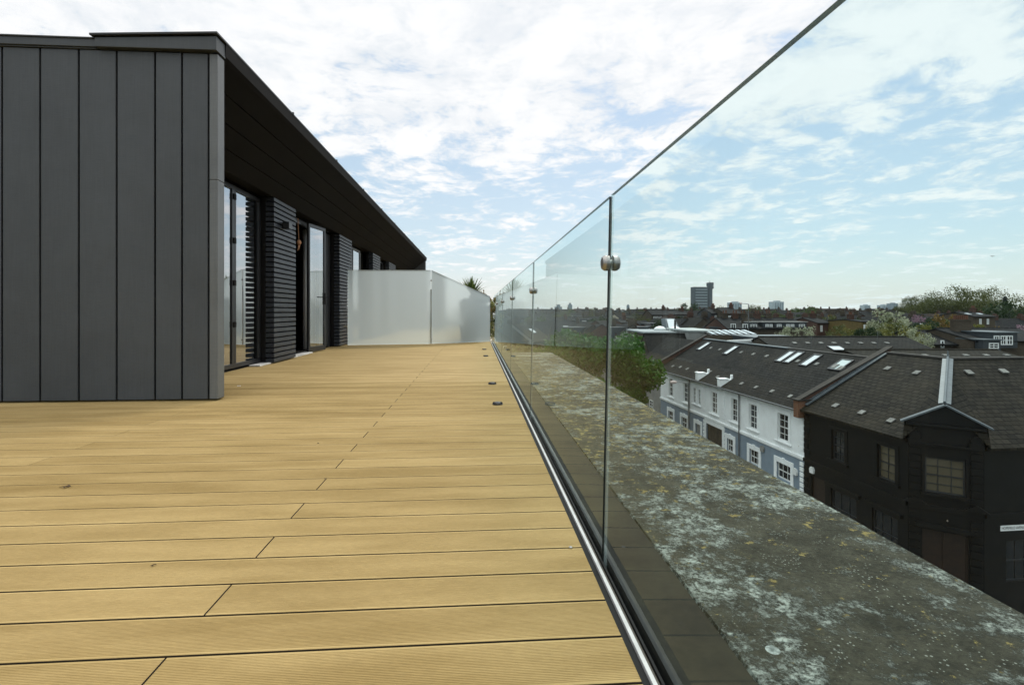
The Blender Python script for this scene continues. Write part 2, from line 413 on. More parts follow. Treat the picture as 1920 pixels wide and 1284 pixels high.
# ---- own building below the deck, gutter, parapet
blk = thing('apartment_block', 'pale apartment block that carries the timber coloured roof deck', 'building', (-4, 10, GROUND))
mb = MB(); mb.box(-9.4, .58, -3.2, 25.2, GROUND, -.09); mb.build('wall', REND_C, blk, True)  # unseen wall, made pale to bounce light across the street
mb = MB(); mb.box(.419, .588, -3, 12.4, -.085, -.0235); mb.build('gutter_flashing', FLASH, blk, True)
par = MB()
def parapet_seg(y0, y1, zt):
    n = max(2, int((y1-y0)/.12)); b = len(par.v); xs = [.590, .595, .75, .9, 1.05, 1.2, 1.35, 1.402, 1.41]
    rnd = random.Random(3)
    for i in range(n+1):
        y = y0+(y1-y0)*i/n
        for j, x in enumerate(xs):
            e = j in (0, len(xs)-1)
            par.v.append(Vector((x+(rnd.uniform(-.004, .004) if j in (0, 8) else 0), y, zt-(.012 if e else 0)+rnd.uniform(-.0015, .0015))))
    w = len(xs)
    for i in range(n):
        for j in range(w-1): par.f.append((b+i*w+j, b+i*w+j+1, b+(i+1)*w+j+1, b+(i+1)*w+j)); par.m.append(0)
    par.box(.59, 1.41, y0, y1, -1.2, zt-.012, 0, 't')
parapet_seg(-3, 8.33, -.02); parapet_seg(8.342, 8.66, -.016); parapet_seg(8.672, 9.6, -.02)
par.box(.595, 1.405, 8.2, 8.8, -.4, -.034, 1)
pw = par.build('parapet_wall', [LICHEN, plain('mortar', (.36, .33, .26), .9)])
tag(pw, 'broad stone parapet covered in grey and yellow lichen beyond the glass', 'parapet')

# ================================================================== GLASS BALUSTRADE
bal = thing('glass_balustrade', 'frameless clear glass balustrade set in a metal channel along the deck edge', 'balustrade', (.4, 5, 0))
seams = [-2.71, -.58, 1.55, 3.68, 5.83, 7.98, 10.1, 12.42]
ZT = 1.112; XB = .388; XT = .411; TK = .010
for a, b in zip(seams[:-1], seams[1:]):
    mb = MB(); y0, y1 = a+.011, b-.011; zb = -.03
    P = lambda x, y, zz: (x+(XT-XB)*(zz/ZT), y, zz)
    c = [P(XB, y0, zb), P(XB+TK, y0, zb), P(XB+TK, y1, zb), P(XB, y1, zb), P(XB, y0, ZT), P(XB+TK, y0, ZT), P(XB+TK, y1, ZT), P(XB, y1, ZT)]
    for q, m in (((0,3,2,1),2),((4,5,6,7),1),((0,1,5,4),2),((1,2,6,5),0),((2,3,7,6),3),((3,0,4,7),0)): mb.quad([c[i] for i in q], m)
    mb.build('glass_panel', [GLASS, EDGE, EDGE_D, EDGE_W], bal, True)
mb = MB(); Y0, Y1 = -3, 12.5
mb.box(.339, .3565, Y0, Y1, -.06, -.006, 1)
mb.box(.3575, .3675, Y0, Y1, -.06, .002, 0)
mb.box(.3685, .3795, Y0, Y1, -.06, -.012, 2)
mb.box(.3800, .3865, Y0, Y1, -.06, -.006, 1)
mb.box(.4065, .4175, Y0, Y1, -.06, -.012, 1)
mb.build('base_channel', [ALU, BLACK, plain('channel_slot', (.05, .04, .028), .6)], bal, True, bevel=.001)
ZC = .905; XC = XB+(XT-XB)*ZC/ZT
for s in seams[2:-1]:
    mb = MB()
    pr = [(0, .0232), (.003, .0238), (.011, .024), (.016, .022), (.0205, .0185), (.0225, .012), (.023, .004)]
    mb.lathe((XC-.001, s, ZC), (-1, 0, 0), pr, 28); mb.lathe((XC+TK+.001, s, ZC), (1, 0, 0), pr, 28)
    mb.tube((XC-.003, s, ZC), (XC+TK+.003, s, ZC), .0105, n=20)
    mb.build('clamp', STEEL, bal, True, smooth=False)

# drain caps on the deck
for i, (px, py) in enumerate(((933, 758), (923, 720), (911, 668), (908, 655.5))):
    d = .758*960/(py-HY); p = at(px, py, d)
    mb = MB(); mb.lathe((0, 0, 0), (0, 0, 1), [(0, .043), (.004, .044), (.0055, .036), (.012, .033), (.019, .022), (.021, .01)], 24)
    for k in range(10):
        a = k*math.pi/5; mb.obox((.033*math.cos(a), .033*math.sin(a), .009), Vector((math.cos(a), math.sin(a), 0)), Vector((-math.sin(a), math.cos(a), 0)), UP, .007, .003, .008)
    o = mb.build('drain_cap', RUBBER); o.location = (p.x, p.y, .001)
    tag(o, ('black domed drain cap nearest the camera on the deck beside the channel', 'black domed drain cap second from the camera beside the channel',
            'small far black drain cap near the frosted screen', 'farthest black drain cap just in front of the frosted screen')[i], 'drain cap', 'drain caps along the balustrade')

# small litter on the deck
def litter(px, py, name, label, cat, fn, mt):
    d = .758*960/(py-HY); p = at(px, py, d); mb = MB(); fn(mb); o = mb.build(name, mt); o.location = (p.x, p.y, .0015); tag(o, label, cat); return o
LITM = plain('dry_leaf', (.05, .028, .012), .8)
def leafy(seed, s):
    def f(mb):
        r = random.Random(seed)
        for k in range(4):
            a = r.uniform(0, 6.28); L = s*r.uniform(.6, 1.1); t = Vector((math.cos(a), math.sin(a), 0)); n = Vector((-t.y, t.x, 0))
            b = [Vector((0, 0, .002)), t*L*.5+n*L*.16+UP*L*.25, t*L+UP*L*.1, t*L*.5-n*L*.16+UP*L*.12]
            mb.extrude(b, (0, 0, .0012))
    return f
litter(122, 913, 'dry_leaf', 'dry dark leaf with long stalk lying at left on deck', 'leaf', leafy(2, .03), LITM)
litter(288, 1060, 'dry_leaf', 'small dark crumpled leaf on a board gap in the left foreground', 'leaf', leafy(5, .009), LITM)
litter(595, 832, 'dirt_crumb', 'tiny dark crumb of dirt beyond the board joints', 'crumb', leafy(8, .012), LITM)
litter(608, 898, 'dirt_crumb', 'tiny dark crumb of dirt beside a board joint', 'crumb', leafy(9, .007), LITM)
def screw(mb): mb.lathe((0, 0, 0), (0, 0, 1), [(0, .006), (.002, .006), (.0035, .004)], 12)
litter(1070, 1027, 'screw_head', 'small metal screw head in the deck next to the channel', 'screw', screw, STEEL)
def scrap(mb): mb.obox((0, 0, .003), Vector((1, .2, 0)).normalized(), Vector((-.2, 1, 0)).normalized(), UP, .016, .006, .002)
litter(448, 724, 'paper_scrap', 'small white scrap of paper on deck near the doors', 'paper scrap', scrap, WHITE)

# ================================================================== PENTHOUSE
ph = thing('penthouse', 'dark grey zinc clad penthouse with deep sloping overhang over its doors', 'building', (-4.5, 12, 0))
YF = 4.49; XCN = -2.18; ZW = 2.93
edges = [-9.0] + [on_y(YF, p) for p in (-260, -188, -116, -44, 3.5, 75, 147.5, 218.5, 290.5, 341, 391)]
edges[1:5] = [edges[5]-.325*k for k in (4, 3, 2, 1)]
mb = MB()
mb.box(-9, XCN-.004, YF+.03, YF+.115, .012, ZW+.06, 1)
for a, b in zip(edges[:-1], edges[1:]):
    mb.box(a+.008, b-.008, YF, YF+.032, .016, ZW-.004, 0)
mb.build('wall', [ZINC, BLACK], ph, True, bevel=.003)
mb = MB(); xe = edges[-1]; zj = 1.865
for z0, z1 in ((.016, zj-.0015), (zj+.0015, ZW-.004)):
    mb.box(xe+.008, XCN, YF-.002, YF+.115, z0, z1, 0)
mb.build('corner_trim', ZINC_L, ph, True, bevel=.004)
# side flank behind the fin, back wall and far fin
mb = MB(); mb.box(-3.32, -3.125, YF+.115, 22.6, 2.41, 2.9); mb.box(-9, -3.3, 22.4, 22.6, 0, 2.9); mb.build('upper_wall', BLACK, ph, True)
mb = MB(); mb.box(-3.12, -2.19, 22.3, 22.5, .01, 3.0); mb.build('end_fin', ZINC, ph, True)
# fascias
mb = MB(); xs = on_y(YF-.03, 180)
mb.box(-9, xs-.01, YF-.025, YF+.12, ZW+.012, 3.005); mb.box(-9, xs-.01, YF-.012, YF+.1, ZW+.0, ZW+.01)
mb.box(-9, xs-.01, YF-.035, YF+.2, 3.006, 3.018)
mb.build('parapet_capping', ZINC, ph, True, bevel=.003)
mb = MB(); yf = YF-.045
mb.extrude([(xs, yf, ZW+.005), (-2.17, yf, ZW+.01), (-2.17, yf, 3.055), (xs, yf, 3.01)], (0, .16, 0))
mb.build('verge_fascia', ZINC, ph, True, bevel=.003)
# roof: sloped sheet rising to the eave over the deck, thin upstand gutter edge
mb = MB(); ye = 22.62
mb.extrude([(xs-.03, yf-.02, 3.02), (-2.155, yf-.02, 3.07), (-2.155, yf-.02, 3.085), (xs-.03, yf-.02, 3.035)], (0, ye-yf, 0), 0)
mb.extrude([(-9, yf+.2, 2.98), (xs, yf+.2, 3.0), (xs, yf+.2, 3.012), (-9, yf+.2, 2.99)], (0, ye-yf-.2, 0), 0)
mb.extrude([(-2.20, yf+.15, 2.93), (-2.168, yf+.15, 2.96), (-2.158, yf+.15, 3.069), (-2.20, yf+.15, 3.05)], (0, ye-yf-.17, 0), 1)
for k in range(9): mb.box(-2.21, -2.148, 6.2+k*1.9, 6.22+k*1.9, 3.07, 3.1, 0)
mb.build('roof', [ZINC_D, SOFFIT], ph, True)
# soffit in four long sheets with black joints
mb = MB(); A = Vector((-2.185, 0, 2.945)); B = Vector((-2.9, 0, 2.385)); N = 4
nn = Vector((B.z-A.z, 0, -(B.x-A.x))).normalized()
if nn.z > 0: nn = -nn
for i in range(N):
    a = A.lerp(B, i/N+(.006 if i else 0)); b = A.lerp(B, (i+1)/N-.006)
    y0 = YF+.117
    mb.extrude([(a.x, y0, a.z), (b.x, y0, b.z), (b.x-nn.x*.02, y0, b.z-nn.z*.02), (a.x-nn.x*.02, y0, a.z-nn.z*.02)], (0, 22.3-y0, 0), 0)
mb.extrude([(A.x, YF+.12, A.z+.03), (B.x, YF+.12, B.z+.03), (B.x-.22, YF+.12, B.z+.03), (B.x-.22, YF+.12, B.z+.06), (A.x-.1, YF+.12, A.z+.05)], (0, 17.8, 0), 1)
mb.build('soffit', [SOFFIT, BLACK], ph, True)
XG = -3.085
# slatted panels with slatted returns
pan = [(7.58, 8.47), (11.12, 12.2), (14.65, 15.75), (17.3, 18.7)]
for y0, y1 in pan:
    mb = MB(); mb.box(XG-.1, -3.016, y0, y1, 0.01, 2.41, 1)
    zz = .02
    while zz < 2.42:
        mb.box(-3.0155, -2.90, y0, y1, zz, zz+.052, 0)
        zz += .0725
    mb.build('slatted_panel', [SLAT, BLACK], ph, True, bevel=.0025)
# rooms behind the openings
opens = [(4.65, 7.58), (8.47, 11.12), (12.2, 14.65), (15.75, 17.3), (18.7, 22.3)]
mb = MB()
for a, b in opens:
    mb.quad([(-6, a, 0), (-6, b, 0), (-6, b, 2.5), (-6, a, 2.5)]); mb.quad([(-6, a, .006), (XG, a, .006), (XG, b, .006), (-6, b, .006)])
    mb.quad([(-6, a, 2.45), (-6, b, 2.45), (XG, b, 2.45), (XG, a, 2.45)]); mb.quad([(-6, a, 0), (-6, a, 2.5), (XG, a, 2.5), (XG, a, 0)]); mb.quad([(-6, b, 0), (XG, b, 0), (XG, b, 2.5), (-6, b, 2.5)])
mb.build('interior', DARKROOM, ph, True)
def glazed(y0, y1, stiles, parent, z0=.03, z1=2.36, t=.055, fm=FRAME):
    mb = MB(); x0, x1 = XG-.05, XG
    mb.box(x0, x1, y0, y1, z1-t, z1); mb.box(x0, x1, y0, y1, z0, z0+t)
    for s in [y0+t/2, y1-t/2]+stiles: mb.box(x0, x1+.002, s-t/2, s+t/2, z0+t+.001, z1-t-.001)
    f = mb.build('glazed_door', fm, parent, True, bevel=.003)
    mb = MB(); mb.box(XG-.034, XG-.014, y0+t*.5, y1-t*.5, z0+t*.5, z1-t*.5); mb.build('pane', DOORGLASS, f, True)
    return f
s1 = on_x(XG, 439)
f = glazed(4.7, 7.575, [s1-.028, s1+.028], ph)
MWf = MW[ph.name]; MW[f.name] = MWf
mb = MB()
for zz in (.55, 1.08, 1.62, 2.18): mb = MB(); mb.box(XG+.003, XG+.016, s1-.03, s1+.03, zz, zz+.07); mb.build('hinge', BLACK, f, True)
glazed(12.25, 13.9, [12.95, 13.1], ph, fm=FRAME_G)
glazed(15.8, 17.25, [16.6], ph)
glazed(18.8, 22.2, [20.0, 21.2], ph)
# open leaf
dl = MB(); a = at(577, 662, .757*960/(662-HY)); b = at(608.5, 657, .757*960/(657-HY)); a.z = b.z = 0
t = (b-a).normalized(); nrm = Vector((t.y, -t.x, 0)); L = (b-a).length; mid = (a+b)/2; ZD0, ZD1 = .02, 2.335
def leafbox(m, s0, s1, z0, z1, hw=.022): m.obox(a+t*((s0+s1)/2)+UP*((z0+z1)/2), t, nrm, UP, (s1-s0)/2, hw, (z1-z0)/2)
leafbox(dl, 0, .05, ZD0, ZD1); leafbox(dl, L-.05, L, ZD0, ZD1); leafbox(dl, .051, L-.051, ZD0, ZD0+.09); leafbox(dl, .051, L-.051, ZD1-.06, ZD1)
lf = dl.build('open_door_leaf', FRAME, ph, True, bevel=.003); MW[lf.name] = MWf; lf['label'] = 'glazed door leaf standing open with lever handle'
mb = MB(); leafbox(mb, .045, L-.045, ZD0+.085, ZD1-.055, .006); mb.build('pane', DOORGLASS, lf, True)
mb = MB(); hp = a+t*(L-.03)+UP*1.02+nrm*.03
mb.tube(hp-nrm*.01, hp+nrm*.045, .009); mb.tube(hp+nrm*.045, hp+nrm*.045-t*.13, .009); mb.obox(hp-UP*.03-nrm*.004, t, nrm, UP, .016, .004, .11); mb.build('handle', BLACK, lf, True)
mb = MB(); mb.box(XG-.06, XG, 8.52, 8.58, .02, 2.36); mb.box(XG-.06, XG, 10.3, 11.08, .02, 2.36); mb.box(XG-.06, XG, 8.581, 10.299, 2.28, 2.36); mb.build('door_frame', FRAME, ph, True)
for ta, tb in ((on_x(XG, 466), 7.57), (8.5, on_x(-3.05, 574))): mb = MB(); mb.box(XG+.004, XG+.15, ta, tb, .002, .022); mb.build('threshold', THRESH, ph, True, bevel=.003)
# curtain just inside the open leaf
mb = MB(); n = 90; yc0, yc1 = a.y+.5, b.y+.95; pts = []
for i in range(n+1):
    yy = yc0+(yc1-yc0)*i/n; pts.append((XG-.16+.035*math.sin(i*.9)+.012*math.sin(i*2.3), yy))
for (x0, y0), (x1, y1) in zip(pts[:-1], pts[1:]): mb.quad([(x0, y0, .03), (x1, y1, .03), (x1, y1, 2.3), (x0, y0, 2.3)])
cu = mb.build('curtain', CURTAIN, None, smooth=True); sd = cu.modifiers.new('thick', 'SOLIDIFY'); sd.thickness = .004
tag(cu, 'white pleated curtain hanging inside behind the open glazed door leaf', 'curtain')
# box wall lamp on first slatted panel
yl0, yl1 = on_x(-2.86, 533), on_x(-2.80, 547)
wl = thing('wall_lamp', 'small black box wall lamp fixed to the first slatted panel', 'wall lamp', (-2.9, (yl0+yl1)/2, 2.0))
mb = MB(); mb.box(-2.885, -2.79, yl0, yl1, 1.99, 2.09); mb.build('body', FRAME, wl, True, bevel=.004)
mb = MB(); mb.box(-2.9, -2.885, yl0+.03, yl1-.03, 2.0, 2.08); mb.build('back_plate', BLACK, wl, True)
# cord with a tassel at the open door
cy = on_x(-3.04, 560.5); tc = thing('hanging_tassel', 'tan knotted cord tassel hanging at the open doorway beside the lamp', 'tassel', (-3.04, cy, 2.3))
CORD = plain('tan_cord', (.42, .22, .12), .8, 0, .3, 30)
mb = MB(); zc = .758+(HY-455)*(3.04*960/(332.5*.9976))/960
pp = [Vector((-3.04, cy-.05, 2.34)), Vector((-3.04, cy-.03, zc+.2)), Vector((-3.04, cy, zc+.04))]
for p, q in zip(pp[:-1], pp[1:]): mb.tube(p, q, .006, n=6)
mb.build('cord', CORD, tc, True)
mb = MB(); mb.lathe((-3.04, cy, zc-.045), (0, 0, 1), [(0, .012), (.02, .032), (.05, .042), (.08, .03), (.1, .008)], 10)
mb.tube((-3.04, cy, zc-.04), (-3.04, cy-.06, zc-.14), .014, .008, 6); mb.tube((-3.03, cy+.01, zc-.04), (-3.03, cy-.03, zc-.12), .010, .006, 6); mb.build('knot', CORD, tc, True, smooth=True)
# outdoor tap near the foot of the second slatted panel
ty = on_x(-2.88, 646.5); tp = thing('garden_tap', 'little brass garden tap low on the second slatted panel', 'tap', (-2.9, ty, .4))
mb = MB(); mb.tube((-2.9, ty, .42), (-2.82, ty, .42), .012); mb.tube((-2.83, ty, .42), (-2.815, ty, .35), .011); mb.build('spout', plain('brass', (.45, .38, .25), .35, .8), tp, True)
mb = MB(); mb.tube((-2.86, ty-.03, .45), (-2.86, ty+.03, .45), .006); mb.tube((-2.86, ty, .42), (-2.86, ty, .45), .006); mb.tube((-2.84, ty, .36), (-2.84, ty+.03, .24), .008); mb.build('lever', STEEL, tp, True)

# ================================================================== FROSTED SCREEN
scr = thing('privacy_screen', 'frosted white glass privacy screen dividing the deck, stepping down to the balustrade', 'screen', (-1.2, 11.8, 0))
A = at(652, 648, .758*960/65); B = at(808.5, 645.5, .758*960/62.5); Cc = at(919, 641.2, .758*960/58.2)
def frost(p, q, zp, zq, name='frosted_panel'):
    t = (q-p); t.z = 0; t.normalize(); n = Vector((t.y, -t.x, 0)); th = .016
    mb = MB(); p = Vector((p.x, p.y, 0)); q = Vector((q.x, q.y, 0))
    lo = .012
    f = [p+UP*lo, q+UP*lo, q+UP*zq, p+UP*zp]; bk = [v-n*th for v in f]
    mb.quad(f, 0); mb.quad([bk[1], bk[0], bk[3], bk[2]], 0)
    mb.quad([f[3], f[2], bk[2], bk[3]], 1); mb.quad([f[0], bk[0], bk[1], f[1]], 1); mb.quad([f[0], f[3], bk[3], bk[0]], 1); mb.quad([f[1], bk[1], bk[2], f[2]], 1)
    o = mb.build(name, [FROST, FROST_E], scr, True); return t, n
t1, n1 = frost(A, B-(B-A).normalized()*.012, 1.655, 1.685)
t2, n2 = frost(B+(Cc-B).normalized()*.012, Cc, 1.685, 1.112)
for zz in (.12, 1.45):
    mb = MB(); q = Vector((B.x, B.y, zz)); mb.tube(q+n1*.02, q-n1*.035, .017, n=16); mb.build('bracket', STEEL, scr, True, bevel=.003)
mb = MB(); q = Vector((B.x, B.y, 0))-n1*.04; mb.box(q.x-.008, q.x+.008, q.y-.004, q.y+.004, .01, 1.25); mb.build('post', FRAME, scr, True)

# ================================================================== PLANTS BEHIND THE SCREEN
def strap_plant(name, label, cat, loc, n, length, spread, seed, pot_h=.45, mt=LEAF_X, w=.03, stem=0.0, pot_r=.2):
    r = random.Random(seed); root = thing(name, label, cat, loc)
    mb = MB(); mb.lathe((0, 0, 0), (0, 0, 1), [(0, pot_r*.75), (pot_h*.9, pot_r), (pot_h*.9+.01, pot_r*1.08), (pot_h, pot_r*1.08), (pot_h-.02, pot_r*.9)], 20)
    mb.build('pot', plain('pot_'+name, (.12, .11, .1), .7), root)
    if stem:
        mb = MB(); mb.tube((0, 0, pot_h-.05), (0.02, 0, pot_h+stem), .04, .03); mb.build('stem', BARK, root)
    mb = MB()
    for i in range(n):
        az = r.uniform(0, 6.283); el = math.pi/2-abs(r.gauss(0, spread)); L = length*r.uniform(.65, 1.1); ww = w*r.uniform(.7, 1.1)
        d = Vector((math.cos(az)*math.cos(el), math.sin(az)*math.cos(el), math.sin(el))); side = d.cross(UP)
        side = side.normalized() if side.length > .01 else Vector((1, 0, 0))
        p = Vector((0, 0, pot_h+stem-.02)); droop = r.uniform(.1, .5); prev = None
        for k in range(6):
            s = k/5; hw = ww*(.55+.9*s-1.45*s*s)*.5+.001
            q = p + d*(L*s) - UP*(droop*L*s*s*s*.6)
            cur = (q-side*hw, q+side*hw)
            if prev:
                b = len(mb.v)
                if k == 1: mb.v += [prev[0], prev[1]]; pi = (b, b+1); b += 2
                mb.v += [cur[0], cur[1]]; ci = (b, b+1)
                mb.f.append((pi[0], pi[1], ci[1], ci[0])); mb.m.append(0); pi = ci
            prev = cur
    mb.build('leaves', mt, root); return root
pY = at(884, 560, 13.0)
strap_plant('cordyline', 'spiky green cordyline rising behind the sloping end of the frosted screen', 'plant', (pY.x, pY.y, 0), 170, .62, .5, 3, .4, stem=.72, w=.045)
pY2 = at(872, 560, 12.78)
strap_plant('grass_plant', 'potted strap leaved plant blurred behind frosted glass left of cordyline', 'plant', (pY2.x, pY2.y, 0), 340, .74, .38, 8, .42, w=.06, mt=LEAF_D)
def clump_mesh(n, R, leaf, seed, clumps=12, shell=.5, stretch=1.5, up=0.0, cr=.38, mats=LEAF_M, name='crown'):
    r = random.Random(seed); mb = MB(); cs = []
    for i in range(clumps):
        while 1:
            p = Vector((r.uniform(-1, 1), r.uniform(-1, 1), r.uniform(-1, 1)))
            if shell < p.length < 1: break
        cs.append((Vector((p.x*R[0], p.y*R[1], p.z*R[2])), r.uniform(.6, 1.15)))
    rm = min(R)
    for i in range(n):
        c, s = cs[r.randrange(clumps)]
        o = Vector((r.gauss(0, 1), r.gauss(0, 1), r.gauss(0, .75)))
        if o.length > 1.9: o *= 1.9/o.length
        p = c + o*(rm*cr*s*.6)
        d = Vector((r.gauss(0, 1), r.gauss(0, 1), r.gauss(0, .6)+up)).normalized(); a = d.orthogonal().normalized()
        a.rotate(Matrix.Rotation(r.uniform(0, 6.28), 3, d)); e = d.cross(a); L = leaf*r.uniform(.6, 1.25)
        mb.quad([p-a*L*.5*stretch, p+e*L*.36, p+a*L*.5*stretch, p-e*L*.36])
    return mb.mesh(name, mats)
pY5 = at(889, 560, 12.95)
bs = thing('potted_shrub', 'dark leafy potted shrub casting a soft shadow through frosted glass', 'plant', (pY5.x, pY5.y, 0))
o = bpy.data.objects.new('foliage', clump_mesh(2600, (.26, .24, .48), .085, 15, 18, shell=.1, stretch=2.2, mats=LEAF_D, cr=.75)); COL.objects.link(o); o.parent = bs; o.location = (0, 0, .68)
mb = MB(); mb.lathe((0, 0, 0), (0, 0, 1), [(0, .14), (.34, .19), (.35, .2), (.38, .2), (.36, .17)], 20); mb.build('pot', plain('blue_pot', (.16, .2, .22), .5), bs)
mb = MB(); mb.tube((0, 0, .3), (0, 0, .9), .025); mb.build('stem', BARK, bs)
pY3 = at(900, 560, 13.5)
fl = thing('flowering_shrub', 'low russet flower heads behind the lowest end of the screen', 'plant', (pY3.x, pY3.y, 0))
o = bpy.data.objects.new('foliage', clump_mesh(800, (.2, .2, .42), .06, 5, 10, mats=LEAF_O, cr=.6)); COL.objects.link(o); o.parent = fl; o.location = (0, 0, .92)
mb = MB(); mb.lathe((0, 0, 0), (0, 0, 1), [(0, .17), (.4, .22), (.41, .23), (.44, .23), (.42, .2)], 20); mb.build('pot', plain('dark_pot', (.06, .055, .05), .7), fl)
pY4 = at(924.5, 600, 14.6)
hg = thing('slender_shrub', 'narrow green shrub seen in gap between screen and balustrade', 'shrub', (pY4.x, pY4.y, 0))
o = bpy.data.objects.new('foliage', clump_mesh(1500, (.2, .2, .62), .06, 6, 14, shell=.1, mats=LEAF_R, cr=.8)); COL.objects.link(o); o.parent = hg; o.location = (0, 0, .62)
mb = MB(); mb.tube((0, 0, 0), (0, 0, .7), .02); mb.build('stem', BARK, hg)

# ================================================================== TERRACE ACROSS THE STREET
def wall_openings(mb, u0, v0, v1, z0, z1, ops, depth=.16, m=0, frame=None):
    """facade in the plane u=u0 facing -u with real reveals; ops: (va,vb,za,zb). frame maps (v,z,depth)->point"""
    P = frame or (lambda v, z, dd: Vector((u0+dd, v, z-GROUND)))
    vs = sorted({v0, v1, *[q for o in ops for q in o[:2]]}); zs = sorted({z0, z1, *[q for o in ops for q in o[2:]]})
    for a, b in zip(vs[:-1], vs[1:]):
        for c, d in zip(zs[:-1], zs[1:]):
            mv, mz = (a+b)/2, (c+d)/2
            if any(o[0] < mv < o[1] and o[2] < mz < o[3] for o in ops): continue
            mb.quad([P(b, c, 0), P(a, c, 0), P(a, d, 0), P(b, d, 0)], m)
    for a, b, c, d in ops:
        mb.quad([P(a, c, 0), P(a, c, depth), P(a, d, depth), P(a, d, 0)], m); mb.quad([P(b, c, depth), P(b, c, 0), P(b, d, 0), P(b, d, depth)], m)
        mb.quad([P(a, d, 0), P(a, d, depth), P(b, d, depth), P(b, d, 0)], m); mb.quad([P(a, c, depth), P(a, c, 0), P(b, c, 0), P(b, c, depth)], m)
def sash(parent, P, va, vb, za, zb, depth=.14, cols=2, rows=4, fm=None, pm=None, t=.06, name='window', bar=.028):
    """sash window; P(v,z,depth)->point"""
    fm = fm or WHITE; pm = pm or PANE
    mb = MB()
    def bx(a, b, c, d, d0, d1):
        q = [P(a, c, d0), P(b, c, d0), P(b, c, d1), P(a, c, d1), P(a, d, d0), P(b, d, d0), P(b, d, d1), P(a, d, d1)]
        i0 = len(mb.v); mb.v += q
        for f in ((0,3,2,1),(4,5,6,7),(0,1,5,4),(1,2,6,5),(2,3,7,6),(3,0,4,7)): mb.f.append(tuple(i0+i for i in f)); mb.m.append(0)
    d0, d1 = depth-.06, depth
    bx(va, va+t, za, zb, d0, d1); bx(vb-t, vb, za, zb, d0, d1); bx(va+t, vb-t, za, za+t*1.2, d0, d1); bx(va+t, vb-t, zb-t, zb, d0, d1)
    zm = (za+zb)/2
    if rows > 1: bx(va+t, vb-t, zm-.025, zm+.025, d0-.01, d1)
    for i in range(1, cols):
        x = va+(vb-va)*i/cols; bx(x-bar/2, x+bar/2, za+t*1.2, zb-t, d0+.012, d1-.004)
    for i in range(1, rows):
        if rows % 2 == 0 and i == rows//2: continue
        zz = za+(zb-za)*i/rows; bx(va+t, vb-t, zz-bar/2, zz+bar/2, d0+.014, d1-.006)
    w = mb.build(name, fm, parent)
    mb = MB(); dd = depth-.02
    mb.quad([P(vb-.02, za+.02, dd), P(va+.02, za+.02, dd), P(va+.02, zb-.02, dd), P(vb-.02, zb-.02, dd)])
    mb.build('pane', pm, w); return w
ZE = -4.74                                              # eaves
def Pf(v, z, d): return Vector((d, v, z-GROUND))          # street facade
def vpx(px, u=0): return ray_local(px, 700, (u, 0, 0), (1, 0, 0)).y
wh = thing('white_terrace_building', 'white rendered two storey terrace with blue grey ground floor across the street', 'building', tuple(O), TH)
V0, V1 = 6.72, 27.3; UR = 4.45; ZR = -2.06
up = [(1254.5, 1262), (1281.5, 1291), (1299.5, 1304.5), (1308.8, 1313.5), (1333.4, 1345), (1371.5, 1383.2), (1404.8, 1419.6), (1458.6, 1478.4)]
lo = [(1253.5, 1262.6), (1278, 1289), (1304, 1314), (1324.5, 1355), (1363.5, 1375.5), (1405.6, 1423), (1457, 1483)]
uo = []; 
for i, (a, b) in enumerate(up):
    vb, va = vpx(a), vpx(b); nar = i in (2, 3)
    uo.append((va, vb, -6.85 if nar else -7.08, -5.62 if nar else -5.46))
go = []
for i, (a, b) in enumerate(lo):
    vb, va = vpx(a), vpx(b); go.append((va, vb, GROUND+.02 if i in (2, 3) else -9.4, -8.05 if i == 3 else -8.45))
mb = MB(); ZS = -7.52
wall_openings(mb, 0, V0, V1, ZS, ZE, uo, .17, 0); wall_openings(mb, 0, V0, V1, GROUND, ZS-.16, go, .17, 1)
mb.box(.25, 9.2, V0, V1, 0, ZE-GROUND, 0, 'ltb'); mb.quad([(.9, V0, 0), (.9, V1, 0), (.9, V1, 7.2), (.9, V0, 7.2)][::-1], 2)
for s, uu in ((V0, 0), (V1, 0)):
    mb.quad([(0, s, ZE-GROUND), (9.2, s, ZE-GROUND), (UR, s, ZR-GROUND)], 0); mb.quad([(0, s, 0), (.25, s, 0), (.25, s, ZE-GROUND), (0, s, ZE-GROUND)], 0)
mb.build('wall', [REND_W, REND_B, DARKROOM], wh)
for i, o in enumerate(uo): sash(wh, Pf, *o, pm=(PANE, PANE_S, PANE, PANE, PANE_B, PANE, PANE_S, PANE)[i], cols=2 if o[1]-o[0] > .7 else 1, rows=4, t=.06 if o[1]-o[0] > .7 else .03)
for i, o in enumerate(go):
    if i == 3:
        mb = MB(); mb.box(.1, .16, o[0], o[1], .02, o[3]-GROUND); 
        for k in range(1, 5): mb.box(.085, .1, o[0]+(o[1]-o[0])*k/5-.03, o[0]+(o[1]-o[0])*k/5+.03, .03, o[3]-GROUND-.02)
        mb.build('garage_door', plain('garage_brown', (.045, .036, .028), .6), wh)
    elif i == 2:
        mb = MB(); mb.box(.1, .15, o[0], o[1], .02, 2.1); mb.box(.1, .13, o[0]+.05, o[1]-.05, 2.12, o[3]-GROUND); mb.build('door', plain('white_door', (.3, .3, .3), .5), wh)
    else: sash(wh, Pf, *o, cols=3, rows=2)
